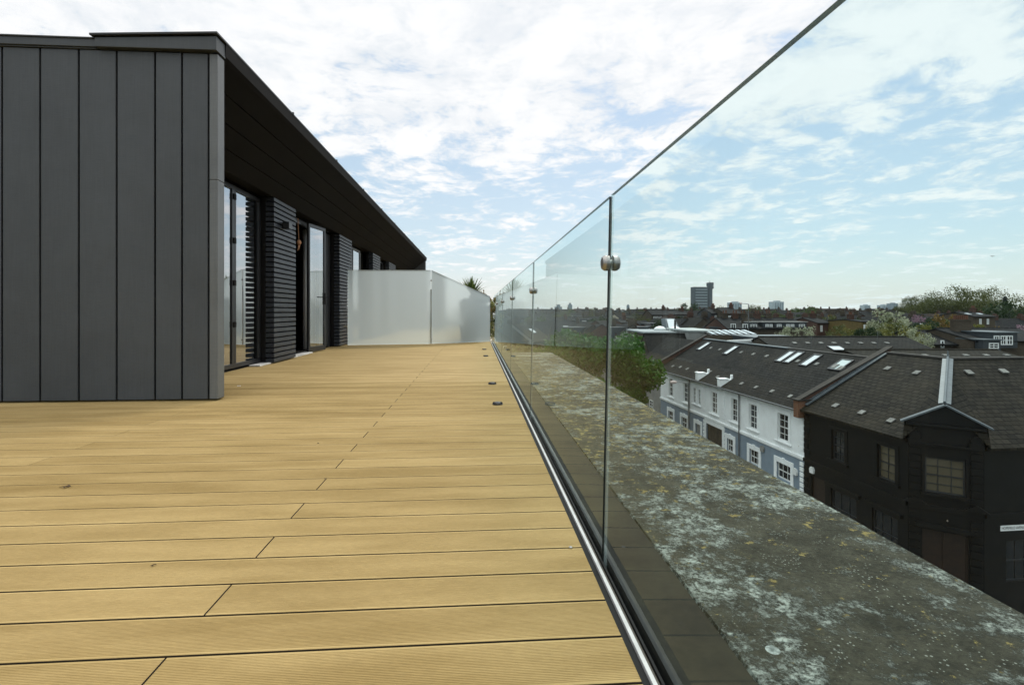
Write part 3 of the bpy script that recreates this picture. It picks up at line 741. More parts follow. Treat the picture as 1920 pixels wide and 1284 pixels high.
# mouldings
mb = MB()
mb.box(-.09, .0, V0, V1, ZS-.16-GROUND, ZS-GROUND); mb.box(-.05, -.001, V0, V1, ZS-.22-GROUND, ZS-.162-GROUND)
mb.box(-.14, -.001, V0, V1, ZE-.16-GROUND, ZE-.03-GROUND); mb.box(-.07, -.001, V0, V1, ZE-.26-GROUND, ZE-.162-GROUND)
for a, b, c, d in uo:
    if b-a < .6: e = .1
    else: e = .22
    c -= GROUND; d -= GROUND
    mb.box(-.035, -.001, a-e, a-.0, c-.05, d+.18); mb.box(-.035, -.001, b+.0, b+e, c-.05, d+.18); mb.box(-.035, -.001, a, b, d+.002, d+.18)
    mb.box(-.07, -.002, a-e-.05, b+e+.05, d+.2, d+.27); mb.box(-.11, -.002, a-e-.06, b+e+.06, c-.13, c-.052)
for i, (a, b, c, d) in enumerate(go):
    c -= GROUND; d -= GROUND
    if i == 3: mb.box(-.06, -.002, a-.25, a, 0, d+.3); mb.box(-.06, -.002, b, b+.25, 0, d+.3); mb.box(-.06, -.002, a+.001, b-.001, d, d+.3); continue
    e = .26
    mb.box(-.05, -.002, a-e, a, c-.1, d+.3); mb.box(-.05, -.002, b, b+e, c-.1, d+.3); mb.box(-.05, -.002, a+.3, (a+b)/2-.12, d, d+.3); mb.box(-.05, -.002, (a+b)/2+.12, b-.3, d, d+.3)
    mb.box(-.05, -.002, a+.002, a+.298, d, d+.3); mb.box(-.05, -.002, b-.298, b-.002, d, d+.3); mb.box(-.07, -.002, (a+b)/2-.118, (a+b)/2+.118, d, d+.36); mb.box(-.1, -.002, a-e, b+e, c-.2, c-.102)
zz = 0
vq = [vpx(1321), vpx(1357)]
while zz < 7.0:
    for v in vq+[V0+.17]: mb.box(-.045, -.003, v-.16, v+.16, zz+.02, zz+.25) if not (4.1 < zz < 4.65) else None
    zz += .3
mb.build('moulding', REND_W, wh, bevel=.006)
# roof
def slope_roof(mb, u0, z0, u1, z1, v0, v1, th=.09, m=0):
    d = Vector((u1-u0, 0, z1-z0)); n = Vector((-d.z, 0, d.x)).normalized()
    if n.z < 0: n = -n
    a, b = Vector((u0, v0, z0-GROUND)), Vector((u1, v0, z1-GROUND))
    mb.extrude([a, b, b+n*th, a+n*th], (0, v1-v0, 0), m)
SL = (ZR-ZE)/UR
mb = MB(); slope_roof(mb, -.3, ZE-.3*SL+.02, UR, ZR+.02, V0+.01, V1, .1); slope_roof(mb, 9.4, ZE-.02, UR+.002, ZR+.019, V0+.01, V1, .098)
rfW = mb.build('roof', SLATE, wh)
mb = MB(); mb.tube((-.36, V0+.02, ZE-.16-GROUND), (-.36, V1, ZE-.16-GROUND), .06, n=8)
for v in (vpx(1294.5), vpx(1388)): mb.tube((-.1, v, .1), (-.1, v, ZE-.3-GROUND), .045, n=8); mb.tube((-.1, v, ZE-.3-GROUND), (-.34, v, ZE-.18-GROUND), .045, n=8)
mb.build('gutter', plain('grey_gutter', (.09, .095, .1), .5), wh)
mb = MB(); mb.box(UR-.2, UR+.2, 14.5, V1, ZR+.06-GROUND, ZR+.16-GROUND); mb.build('ridge_lead', LEAD, rfW, bevel=.03)
mb = MB(); mb.box(UR-.12, UR+.12, V0+.3, 14.49, ZR+.05-GROUND, ZR+.15-GROUND); mb.build('ridge_tile', plain('ridge_dark', (.05, .045, .04), .8), rfW, bevel=.03)
def on_slope(px, py, u0, z0, sl): return ray_local(px, py, (u0, 0, z0), (-sl, 0, 1))
def slabs(parent, pts, u0, z0, sl, su, sv, th, mt, name, frame=None):
    e = Vector((1, 0, sl)).normalized(); n = Vector((-sl, 0, 1)).normalized(); v = Vector((0, 1, 0))
    for px, py in pts:
        p = on_slope(px, py, u0, z0+.12, sl)
        mb = MB(); mb.obox(p+n*(th/2), e, v, n, su/2, sv/2, th/2, 0); o = mb.build(name, mt, parent)
        if frame:
            mb = MB()
            for s in (-1, 1): mb.obox(p+v*(s*(sv/2+.045))+n*.03, e, v, n, su/2+.09, .045, .06); mb.obox(p+e*(s*(su/2+.045))+n*.03, e, v, n, .045, sv/2, .06)
            mb.build('frame', frame, o)
VW = [(1262, 687), (1276, 688.5), (1289, 692), (1306, 697.5), (1332, 697.5), (1346, 707), (1391, 719.5), (1418, 726.5), (1448, 734), (1482, 743.5), (1333, 653), (1350, 655.5), (1390, 661), (1413, 664.5), (1438, 668), (1496.5, 677.5), (1532, 683)]
slabs(wh, VW, 0, ZE, SL, .27, .27, .06, VENT, 'roof_vent')
slabs(wh, [(1320, 649.5), (1371, 657)], 0, ZE, SL, 1.2, .62, .05, SKYL, 'skylight', FRAME)
slabs(wh, [(1473, 669), (1488.5, 671)], 0, ZE, SL, 1.25, .55, .05, SKYL, 'skylight', FRAME)
slabs(wh, [(1520.5, 676.5)], 0, ZE, SL, 1.2, .62, .05, SKYL, 'skylight', FRAME)
slabs(wh, [(1577, 685)], 0, ZE, SL, 1.0, .8, .06, LANT, 'skylight', FRAME)
slabs(wh, [(1567, 688), (1577, 692)], 0, ZE, SL, .4, .34, .1, VENT, 'roof_vent')
# white kneeler blocks with pots on the eaves
for px, py in ((1314, 706), (1356, 718)):
    p = ray_local(px, py, (.0, 0, 0), (1, 0, 0)); mb = MB(); mb.box(-.34, .25, p.y-.25, p.y+.25, p.z-.45, p.z+.3, 0); mb.box(-.38, .3, p.y-.29, p.y+.29, p.z+.301, p.z+.36, 0); mb.tube((.6, p.y-.1, p.z+.1), (.6, p.y-.1, p.z+.62), .12, .10, 8, 0)
    mb.box(.251, .8, p.y-.22, p.y+.22, p.z-.1, p.z+.28, 0); mb.build('eaves_block', REND_W, wh, bevel=.02)
# alarm boxes
def alarm(px, py, label, mt, s=.17):
    p = ray_local(px, py, (-.05, 0, 0), (1, 0, 0)); mb = MB()
    mb.extrude([Vector((-.02, p.y-s*.8, p.z-s)), Vector((-.02, p.y+s*.8, p.z-s)), Vector((-.02, p.y+s, p.z+s*.2)), Vector((-.02, p.y+s*.55, p.z+s)), Vector((-.02, p.y-s*.55, p.z+s)), Vector((-.02, p.y-s, p.z+s*.2))], (-.1, 0, 0))
    o = mb.build('alarm_box', mt); o.location = O; o.rotation_euler = (0, 0, TH); tag(o, label, 'alarm box', 'alarm boxes across the street')
alarm(1523, 881, 'white bell shaped alarm box on the black painted facade', WHITE)
alarm(1491.5, 884, 'white alarm box on blue grey wall near the black corner', WHITE, .19)
alarm(1429.5, 841, 'grey alarm box between the ground floor windows of the white terrace', REND_G, .19)
# party wall and far gable upstand
def upstand(parent, v0, v1, u0, u1, z0, z1, hh, mt, name, cap=None):
    mb = MB(); mb.extrude([Vector((u0, v0, z0-.6-GROUND)), Vector((u1, v0, z1-.6-GROUND)), Vector((u1, v0, z1+hh-GROUND)), Vector((u0, v0, z0+hh-GROUND))], (0, v1-v0, 0)); o = mb.build(name, mt, parent)
    if cap:
        mb = MB(); mb.extrude([Vector((u0-.08, v0-.06, z0+hh+.003-GROUND)), Vector((u1+.1, v0-.06, z1+hh+.003-GROUND)), Vector((u1+.1, v0-.06, z1+hh+.08-GROUND)), Vector((u0-.08, v0-.06, z0+hh+.08-GROUND))], (0, v1-v0+.12, 0)); mb.build('coping', cap, o)
    return o
BROWN = plain('brown_coping', (.024, .019, .014), .85, 0, .3, 3)
upstand(wh, V1+.003, V1+.33, -.25, UR+.2, ZE+.12, ZR+.18, .28, BRICK_R, 'gable_upstand', BROWN)

# ---- black corner building
bk = thing('black_corner_building', 'black painted corner building with pedimented chamfer and slate roof', 'building', tuple(O), TH)
VB = 6.70; AP = Vector((5.1, 3.0, -1.75)); CH0 = Vector((0, 0, 0)); CH1 = Vector((1.9, -1.6, 0))
tc_ = (CH1-CH0).normalized(); nc_ = Vector((tc_.y, -tc_.x, 0))            # nc_ points out to the camera
if nc_.y > 0: nc_ = -nc_
LCH = (CH1-CH0).length
def Pc(s, z, d): return CH0+tc_*(LCH-s)-nc_*d+UP*(z-GROUND)                # along chamfer, s from right to left so windings match
def Ps(s, z, d): return Vector((CH1.x+s, CH1.y+d, z-GROUND))               # side-street facade
b1 = [(vpx(1584), vpx(1560), -7.0, -5.45), (vpx(1679), vpx(1645.5), -7.0, -5.45)]
b1g = [(vpx(1547), vpx(1521), GROUND, -8.35), (vpx(1606), vpx(1558), -10.4, -8.55), (vpx(1683), vpx(1635), -10.4, -8.55)]
ZSB = -7.62
mb = MB(); wall_openings(mb, 0, 0, VB, ZSB, ZE, b1, .17); wall_openings(mb, 0, 0, VB, GROUND, ZSB, b1g, .17)
cw = [(LCH/2-.66, LCH/2+.66, -7.0, -5.5)]; cg = [(LCH/2-.75, LCH/2+.75, GROUND, -8.6)]
wall_openings(mb, 0, 0, LCH, ZSB, -4.05, cw, .17, 0, Pc); wall_openings(mb, 0, 0, LCH, GROUND, ZSB, cg, .17, 0, Pc)
Psm = lambda v, z, d: Ps(14-v, z, d)
sg = [(9.2, 10.6, -10.4, -8.7), (11.9, 13.0, -10.4, -8.7)]
wall_openings(mb, 0, 0, 14, GROUND, ZE, sg, .17, 0, Psm)
mb.quad([(0, VB, 0), (12, VB, 0), (12, VB, ZE-GROUND), (0, VB, ZE-GROUND)], 0)
mb.quad([(.4, VB, 0), (2.2, -1.1, 0), (2.2, -1.1, 7.2), (.4, VB, 7.2)], 1); mb.quad([(2.3, -1.1, 0), (15, -1.1, 0), (15, -1.1, 7.2), (2.3, -1.1, 7.2)], 1); mb.quad([(.35, 0.4, 0), (2.3, -1.2, 0), (2.3, -1.2, 7.8), (.35, .4, 7.8)], 1)
mb.build('wall', [BLACKP, DARKROOM], bk)
GB = plain('black_sash', (.022, .024, .027), .4)
sash(bk, Pf, *b1[0], cols=2, rows=4, fm=GB); sash(bk, Pf, *b1[1], cols=2, rows=4, fm=GB, pm=PANE_W)
sash(bk, Pc, *cw[0], cols=3, rows=4, fm=GB, pm=PANE_W)
for o in b1g[1:]: sash(bk, Pf, *o, cols=3, rows=2, fm=GB)
for o in sg: sash(bk, Psm, *o, cols=2, rows=2, fm=GB)
mb = MB(); o = b1g[0]; mb.box(.1, .15, o[0], o[1], .02, o[3]-GROUND-.02); mb.build('door', WOOD, bk)
mb = MB(); o = cg[0]; q = [Pc(o[0], GROUND+.02, .12), Pc(o[1], GROUND+.02, .12), Pc(o[1], o[3]-.02, .12), Pc(o[0], o[3]-.02, .12)]; mb.extrude(q, -nc_*.05)
for k in (0, .5, .97): mb.obox(Pc(o[0]+(o[1]-o[0])*k+.02, (GROUND+o[3])/2, .1), tc_, nc_, UP, .04, .03, (o[3]-GROUND)/2-.05)
mb.build('entrance_door', WOOD, bk)
# mouldings, quoins, pilasters on the black building
mb = MB()
def bar_f(va, vb, z0, z1, pr): mb.box(-pr, -.002, va, vb, z0-GROUND, z1-GROUND)
def bar_c(sa, sb, z0, z1, pr):
    c = Pc((sa+sb)/2, (z0+z1)/2, -pr/2-.001); mb.obox(c, tc_, nc_, UP, abs(sb-sa)/2, pr/2, (z1-z0)/2)
def bar_s(sa, sb, z0, z1, pr): mb.box(CH1.x+sa, CH1.x+sb, CH1.y-pr, CH1.y-.002, z0-GROUND, z1-GROUND)
bar_f(.02, VB, ZSB-.1, ZSB+.1, .09); bar_c(0, LCH, ZSB-.1, ZSB+.1, .09); bar_s(.02, 13, ZSB-.1, ZSB+.1, .09)
bar_f(.02, VB, ZE-.22, ZE-.04, .1); bar_s(.02, 13, ZE-.22, ZE-.04, .1)
for a, b, c, d in b1:
    bar_f(a-.2, a, c, d+.16, .04); bar_f(b, b+.2, c, d+.16, .04); bar_f(a, b, d+.003, d+.16, .04); bar_f(a-.27, b+.27, c-.12, c-.003, .12)
for a, b, c, d in b1g[1:]: bar_f(a-.3, b+.3, d+.15, d+.3, .16); bar_f(a-.24, b+.24, c-.12, c-.003, .12)
a, b, c, d = cw[0]; bar_c(a-.15, b+.15, c-.14, c-.004, .1); bar_c(a-.1, a, c, d+.1, .05); bar_c(b, b+.1, c, d+.1, .05)
bar_c(cg[0][0]-.25, cg[0][1]+.25, cg[0][3]+.1, cg[0][3]+.28, .16)
z = GROUND+.1
while z < -4.9:
    if not ZSB-.35 < z < ZSB+.12:
        bar_c(.06, .42, z, z+.25, .07); bar_c(LCH-.42, LCH-.06, z, z+.25, .07); bar_f(VB-.34 if int(z*10) % 2 else VB-.5, VB-.02, z, z+.25, .05)
    z += .31
for s in (.24, LCH-.24):                                   # capitals and small pediments on the pilasters
    bar_c(s-.24, s+.24, -4.95, -4.72, .13); mb.tube(Pc(s, -4.6, -.12), Pc(s, -4.6, .02), .2, .2, 14)
    q = [Pc(s+.42, ZSB+.11, -.16), Pc(s-.42, ZSB+.11, -.16), Pc(s, ZSB+.4, -.16)]; mb.extrude(q, -nc_*.15)
bar_c(0, LCH, -4.98, -4.90, .14); bar_c(-.06, LCH+.06, -4.17, -4.05, .16)
mb.build('moulding', BLACKP, bk, bevel=.008)
# pediment
pk0, pk1, pap = Pc(LCH+.12, -4.03, -.12), Pc(-.12, -4.03, -.12), Pc(LCH/2, -3.26, -.12)
mb = MB(); mb.extrude([pk1, pap, pk0], -nc_*.35); mb.build('pediment', BLACKP, bk)
mb = MB()
for p, q in ((pk0, pap), (pk1, pap)):
    dd = (q-p).normalized(); nn_ = UP-dd*dd.z; nn_.normalize(); c = (p+q)/2+nn_*.05-nc_*.1+nc_*.02
    mb.obox(c-dd*.06, dd, nc_, nn_, (q-p).length/2+.07, .17, .035)
mb.build('pediment_capping', LEAD, bk, bevel=.01)
# roof
def roof_tri(mb, pts, th=.1): mb.extrude(pts, (0, 0, th))
e0 = Vector((-.3, VB-.01, ZE-.15-GROUND)); e1 = Vector((-.3, -.06, ZE-.15-GROUND)); e2 = Vector((1.86, -1.9, ZE-.15-GROUND)); e3 = Vector((14, -1.9, ZE-.15-GROUND))
ap = Vector((AP.x, AP.y, AP.z-GROUND)); rp = Vector((AP.x, VB-.01, AP.z-GROUND)); rs = Vector((14, AP.y, AP.z-GROUND)); pp_ = pap-nc_*.2-UP*.02
mb = MB()
top = lambda *ps: mb.quad(list(ps))
k0, k1 = pk0-nc_*.2-UP*.02, pk1-nc_*.2-UP*.02
for tri in ((e1, ap, e0), (e0, ap, rp), (e1, pp_, ap), (e2, ap, pp_), (e2, e3, ap), (e3, rs, ap), (e1, k0, pp_), (e2, pp_, k1)): mb.quad([Vector(q)+UP*.1 for q in tri])
mb.quad([e0, e1, e1+UP*.1, e0+UP*.1]); mb.quad([e2, e3, e3+UP*.1, e2+UP*.1])
bx_ = Vector((10.2, VB-.01, ZE-GROUND)); mb.quad([rp+UP*.1, ap+UP*.1, rs+UP*.1, Vector((14, VB, ZE-GROUND+.6)), bx_])
rfB = mb.build('roof', SLATE_B, bk)
mb = MB(); dd = (ap-pp_); L = dd.length; dd.normalize(); sd_ = dd.cross(UP).normalized(); nn_ = sd_.cross(dd).normalized()
c = (ap+pp_)/2+UP*.13
for s in (-1, 1): mb.obox(c+sd_*(s*.10)-nn_*.02, dd, (sd_*math.cos(.25)-nn_*(s*math.sin(.25))), (nn_*math.cos(.25)+sd_*(s*math.sin(.25))), L/2, .11, .02)
mb.tube(pp_+UP*.17, ap+UP*.2+dd*.15, .05, n=8); mb.tube(ap+UP*.15, ap+UP*.5, .045, .02, 8)
mb.build('hip_lead', LEAD, rfB)
mb = MB(); mb.box(AP.x-.12, AP.x+.12, AP.y, VB-.02, AP.z+.05-GROUND, AP.z+.17-GROUND); mb.box(AP.x+.1, 14, AP.y-.12, AP.y+.12, AP.z+.05-GROUND, AP.z+.165-GROUND); mb.build('ridge_tile', plain('ridge_dark_b', (.045, .04, .035), .8), rfB, bevel=.03)
slB = (AP.z-ZE+.15)/(AP.x+.3)
slabs(bk, [(1664.5, 691), (1719, 699), (1567, 760.5), (1616, 773.5), (1671, 788.5)], -.3, ZE-.15, slB, .3, .3, .05, VENT, 'roof_vent')
nS = Vector((0, -(AP.z-ZE+.15)/(AP.y+1.9), 1))
for px, py in ((1816, 699), (1881, 697)):
    p = ray_local(px, py, (2, -1.9, ZE-.03), nS); mb = MB(); e = Vector((0, 1, -nS.y)).normalized()
    mb.obox(p+nS.normalized()*.05, Vector((1, 0, 0)), e, nS.normalized(), .17, .15, .03); mb.build('roof_vent', VENT, bk)
upstand(bk, VB+.002, VB+.018+.30, -.3, AP.x+.25, ZE+.12, AP.z+.13, .26, BRICK_R, 'party_wall', BROWN)
mb = MB(); mb.box(-.42, .35, VB-.05, VB+.36, ZE-.55-GROUND, ZE+.42-GROUND); mb.build('kneeler', BRICK_O, bk, bevel=.02)
mb = MB(); mb.box(-.5, .42, VB-.12, VB+.42, ZE+.425-GROUND, ZE+.5-GROUND); mb.build('kneeler_cap', BROWN, bk)
mb = MB(); d_ = Vector((AP.x+.3, 0, AP.z-ZE+.15)).normalized(); c = Vector((AP.x/2-.1, VB-.1, (ZE+AP.z)/2+.14-GROUND))
mb.obox(c, d_, Vector((0, 1, 0)), d_.cross(Vector((0, 1, 0))), 2.85, .13, .03)
for k in range(22): mb.obox(c+d_*(-2.7+k*.257)+UP*.06+Vector((0, .1, 0)), d_, Vector((0, 1, 0)), d_.cross(Vector((0, 1, 0))), .11, .05, .05)
mb.build('lead_flashing', LEAD, bk)
# street-name plate
ps = ray_local(1875, 990, (0, CH1.y, 0), (0, 1, 0))
sgn = thing('street_sign', 'white street name plate reading HOPEFIELD AVENUE on the black side wall', 'sign', tuple(W(ps.x, CH1.y, ps.z+GROUND)), TH)
mb = MB(); mb.box(0, 1.22, -.03, -.004, -.11, .11); mb.build('plate', WHITE, sgn, bevel=.004)
cu_ = bpy.data.curves.new('lettering', 'FONT'); cu_.body = 'HOPEFIELD AVENUE'; cu_.size = .155; cu_.extrude = .002; cu_.align_x = 'CENTER'; cu_.align_y = 'CENTER'
to = bpy.data.objects.new('tmp_text', cu_); COL.objects.link(to); bpy.context.view_layer.update()
me = bpy.data.meshes.new_from_object(to.evaluated_get(bpy.context.evaluated_depsgraph_get())); bpy.data.objects.remove(to)
xs_ = [v.co.x for v in me.vertices]; k = 1.12/(max(xs_)-min(xs_))
for v in me.vertices: v.co = Vector((v.co.x*k+.61, -.033-v.co.z, v.co.y))
me.materials.clear(); me.materials.append(BLACK); lt = bpy.data.objects.new('lettering', me); COL.objects.link(lt); lt.parent = sgn

# ---- grey house beyond the white terrace
gh = thing('grey_terrace_building', 'grey rendered house with dark slate roof between the white terrace and street tree', 'building', tuple(O), TH)
mb = MB(); mb.box(.12, 9, V1+.35, 44, 0, 7.0); mb.quad([(.12, 44, 7.0), (9, 44, 7.0), (4.5, 44, 9.8)]); mb.build('wall', REND_G, gh)
mb = MB(); slope_roof(mb, -.2, ZE-.45, 4.6, ZR-.25, V1+.34, 44.2); slope_roof(mb, 9.3, ZE-.45, 4.602, ZR-.251, V1+.34, 44.2, .088); mb.build('roof', SLATE, gh)
for v in (29.4, 32.2, 36): 
    for za, zb in ((-7.1, -5.7), (-9.6, -8.3)): sash(gh, lambda vv, z, d: Vector((d+.0, vv, z-GROUND)), v, v+.9, za, zb, .11)

# ================================================================== STREET LAMPS, AERIALS
def lamp(name, label, base, h, arm, armdir, hl=.55):
    r = thing(name, label, 'street lamp', base, 0)
    mb = MB(); mb.tube((0, 0, 0), (0, 0, 1.2), .09, .085, 10); mb.tube((0, 0, 1.2), (0, 0, h), .06, .045, 10); mb.build('post', LAMPM, r)
    mb = MB(); d = Vector(armdir).normalized(); mb.tube((0, 0, h-.05), d*(arm*.25)+UP*(h+.02), .045, .035, 8); mb.tube(d*(arm*.25)+UP*(h+.02), d*arm+UP*(h+.06), .035, .03, 8); mb.build('arm', LAMPM, r)
    mb = MB(); c = d*(arm+hl/2)+UP*(h+.05); mb.lathe(c-d*hl/2, d, [(0, .05), (.08, .10), (hl*.5, .12), (hl*.85, .09), (hl, .03)], 12); mb.build('lamp_head', plain('lamp_head', (.45, .36, .33), .5), r)
p = at(1291, 717, 38); lamp('street_lamp', 'grey street lamp with short arm standing before the white terrace', (p.x, p.y, GROUND+.12), p.z-GROUND-.12, .95, (-1, -.1, 0))
p = at(1403.5, 570, 62); lamp('street_lamp', 'tall thin pale lamp post rising above distant rooftops right of the tower', (p.x, p.y, GROUND), p.z-GROUND, .9, (-1, -.1, 0), .3)
def aerial(px, y0, y1, d, label):
    a = at(px, y1, d); b = at(px, y0, d); mb = MB(); mb.tube(a-UP*.6, b, .02, n=6)
    for k in range(4): mb.tube(b-UP*(.06*k)+RT*.22, b-UP*(.06*k)-RT*.22, .007, n=4)
    tag(mb.build('roof_aerial', LAMPM), label, 'aerial', 'aerials on the roofs')
aerial(1521, 630, 648, 42, 'thin roof aerial on slate roof above the twin skylights')
aerial(1645.5, 620, 652, 44, 'taller roof aerial behind the party wall apex')

# ================================================================== TREES
def sub_obj(name, me, parent, loc=(0, 0, 0), sc=None, mt=None):
    o = bpy.data.objects.new(name, me); COL.objects.link(o); o.parent = parent; o.location = loc
    if sc: o.scale = sc
    if mt is not None: o.material_slots[0].link = 'OBJECT'; o.material_slots[0].material = mt
    return o
def trunk_mesh(h, r, seed, limbs=7, spread=.5, fork=.45, twigs=0):
    q = random.Random(seed); mb = MB()
    mb.tube((0, 0, 0), (0, 0, h*fork), r, r*.8, 9); top = Vector((0, 0, h*fork))
    def grow(p, d, L, rr, lev):
        e = p+d*L; mb.tube(p, e, rr, rr*.6, 6 if lev < 2 else 4)
        if lev < (3 if twigs else 2):
            for k in range(3 if lev else 3):
                nd = (d+Vector((q.gauss(0, .5), q.gauss(0, .5), q.gauss(.12, .3)))).normalized(); grow(e, nd, L*q.uniform(.55, .8), rr*.55, lev+1)
    for i in range(limbs):
        a = 6.283*i/limbs+q.uniform(-.3, .3); d = Vector((math.cos(a)*spread, math.sin(a)*spread, q.uniform(.7, 1.1))).normalized()
        grow(top-UP*q.uniform(0, h*.12), d, h*q.uniform(.2, .3), r*.45, 0)
    return mb.mesh('trunk', BARK)
# big street tree
p = at(1112, 690, 42); tr = thing('street_tree', 'large fresh green tree crowding the street left of the white terrace', 'tree', (p.x, p.y, GROUND+.1))
sub_obj('trunk', trunk_mesh(9.5, .32, 4, 7, .75, .3), tr)
sub_obj('crown', clump_mesh(26000, (5.1, 4.6, 3.9), .27, 21, 58, .45, 1.5, .8, .27, LEAF_G), tr, (0, 0, 7.4))
p = at(1062, 660, 50); tr = thing('street_tree', 'broad green tree farther along the street behind the glass reflections', 'tree', (p.x, p.y, GROUND+.1))
sub_obj('trunk', trunk_mesh(9, .3, 5, 6, .8, .3), tr); sub_obj('crown', clump_mesh(8000, (3.8, 3.6, 3.2), .28, 22, 34, .45, 1.5, .8, .30, LEAF_M), tr, (0, 0, 6.6))
p = at(985, 664, 54); tr = thing('street_tree', 'green tree at far left beyond the end of the parapet', 'tree', (p.x, p.y, GROUND+.1))
sub_obj('trunk', trunk_mesh(8, .28, 6, 6, .8, .3), tr); sub_obj('crown', clump_mesh(6000, (3.4, 3.4, 3.0), .28, 23, 26, .45, 1.5, .8, .34, LEAF_M), tr, (0, 0, 6.2))

CR = {}
for nm, n, R, leaf, cl, sh, cr in (('round', 4200, (1, 1, .95), .085, 26, .35, .42), ('loose', 1700, (1.1, 1.1, .85), .085, 34, .5, .30), ('tall', 2200, (.75, .75, 1.2), .10, 26, .3, .5), ('sparse', 9000, (1.05, 1.05, .95), .046, 110, .25, .28)):
    CR[nm] = [clump_mesh(n, R, leaf, 40+k+len(nm)*3, cl, sh, 1.5, .4, cr, LEAF_M, 'crown_'+nm) for k in range(2)]
TRK = [trunk_mesh(1.0, .03, 60+k, 7, .8, .35) for k in range(2)]; TRB = [trunk_mesh(1.0, .034, 70+k, 8, .8, .3, 1) for k in range(3)]
def conif():
    q = random.Random(5); mb = MB()
    for i in range(1500):
        h = q.random(); rr = (1-h)*.28*q.uniform(.3, 1); a = q.uniform(0, 6.28); pnt = Vector((rr*math.cos(a), rr*math.sin(a), .1+h*.9)); d = Vector((math.cos(a), math.sin(a), -.35)).normalized(); s = Vector((-math.sin(a), math.cos(a), 0)); L = .05
        mb.quad([pnt-d*L*.5, pnt+s*L*.3, pnt+d*L, pnt-s*L*.3])
    return mb.mesh('crown_conifer', CONIF)
CRC = conif()
ti = 0
def city_tree(px, ytop, d, rad, kind, mt, label, group='trees among the houses', squash=1.0):
    """tree whose crown tops out at pixel row ytop; rad is the crown radius in metres"""
    global ti; ti += 1
    top = at(px, ytop, d); H = top.z-GROUND
    r = thing('conifer_tree' if kind == 'conifer' else 'tree', label, 'tree', (top.x, top.y, GROUND), ti*1.7, group)
    if kind == 'conifer':
        sub_obj('trunk', TRK[0], r, sc=(H*.8, H*.8, H*.6)); sub_obj('crown', CRC, r, sc=(H*.8, H*.8, H)); return r
    bare = kind == 'sparse'
    zc = H-rad*.95*squash
    sub_obj('trunk', (TRB if bare else TRK)[ti % (3 if bare else 2)], r, sc=(H*(1.0 if bare else .8),)*2+(H*.98 if bare else zc*1.05,))
    sub_obj('crown', CR[kind][ti % 2], r, (0, 0, zc), (rad, rad, rad*squash), mt); return r

PARK = 'tall bare branched park trees'
for px, yt, d, rad, lab in ((1712, 556, 170, 4.6, 'leftmost small park tree with thin spring twigs on the skyline'), (1745, 549, 165, 6.8, 'spreading half bare park tree left of the tallest one'),
                            (1792, 539, 160, 8.2, 'tallest spreading park tree with olive spring leaves'), (1828, 552, 158, 6, 'rounded olive park tree between the two tallest'), (1862, 541, 160, 7.6, 'bare twiggy park tree just left of the conifer')):
    city_tree(px, yt, d, rad, 'sparse', LEAF_B, lab, PARK)
for px, yt, d, rad, mt, lab in ((1730, 567, 172, 5, LEAF_D, 'dark rounded tree under the left park trees'), (1770, 563, 172, 6, LEAF_M, 'olive bushy tree below the tallest park tree'), (1815, 562, 172, 6.5, LEAF_M, 'wide bushy tree in the middle of the park'), (1850, 566, 170, 5.5, LEAF_D, 'dark bushy tree low under the twiggy park tree'), (1700, 573, 175, 4, LEAF_D, 'low dark tree at the left end of the park')):
    city_tree(px, yt, d, rad, 'round', mt, lab, 'bushy park trees')
city_tree(1884, 556, 120, 3, 'conifer', CONIF, 'narrow dark conifer standing right of the park trees')
city_tree(1915, 560, 110, 5.2, 'round', LEAF_D, 'dense dark tree at the right edge of the view')
city_tree(1287, 570, 260, 6.2, 'round', LEAF_D, 'round dark tree on the skyline left of the concrete tower')
city_tree(1490, 600, 60, 1.9, 'loose', LEAF_P, 'pale flowering bush before the row of white dormer windows', squash=1.05)
city_tree(1680, 575, 66, 2.9, 'loose', LEAF_P, 'white blossoming tree behind the slate ridges')
city_tree(1705, 592, 60, 2.6, 'loose', LEAF_Y, 'yellow green tree right of the white blossom tree')
city_tree(1660, 598, 62, 2.3, 'loose', LEAF_B, 'olive loose tree below the white blossom tree')
city_tree(1735, 604, 56, 2.3, 'loose', LEAF_Y, 'pale yellow tree beside the dark dormer house')
city_tree(1600, 612, 58, 1.5, 'loose', LEAF_Y, 'low yellow green shrub above the rear slate ridge')
city_tree(1640, 606, 57, 1.5, 'loose', LEAF_Y, 'yellow shrub next to the taller roof aerial')
for px, yt, dd, rad, kd, mt, lab in ((1570, 606, 60, 1.5, 'loose', LEAF_B, 'olive twiggy shrub at the left end of the yellow bushes'), (1625, 611, 55, 1.2, 'round', LEAF_D, 'small dark shrub below the ochre wall'), (1662, 588, 70, 2.2, 'loose', LEAF_B, 'brownish twiggy tree behind the ochre wall'),
        (1692, 606, 54, 1.7, 'loose', LEAF_Y, 'yellow flowering shrub under the white blossom tree'), (1716, 612, 50, 1.4, 'loose', LEAF_P, 'pale flowering shrub left of the dark dormer house'), (1748, 600, 62, 1.8, 'round', LEAF_D, 'dark bushy tree between blossom tree and orange tree'), (1762, 594, 80, 2.3, 'loose', LEAF_B, 'twiggy olive tree left of the orange tree'),
        (1400, 592, 98, 2.4, 'loose', LEAF_B, 'twiggy tree left of the tall lamp post'), (1240, 600, 84, 2.2, 'round', LEAF_D, 'dark bushy tree before the row of five white windows'), (1196, 590, 112, 3.6, 'sparse', LEAF_B, 'large brown half bare tree above the street tree'), (1545, 588, 100, 3.0, 'loose', LEAF_B, 'brown twiggy tree above the brick houses at middle right'), (1587, 592, 90, 2.4, 'round', LEAF_D, 'dark green tree left of the ochre wall')):
    city_tree(px, yt, dd, rad, kd, mt, lab)
city_tree(1783, 592, 72, 2.3, 'round', LEAF_O, 'orange brown leaved tree above the dark dormer house')
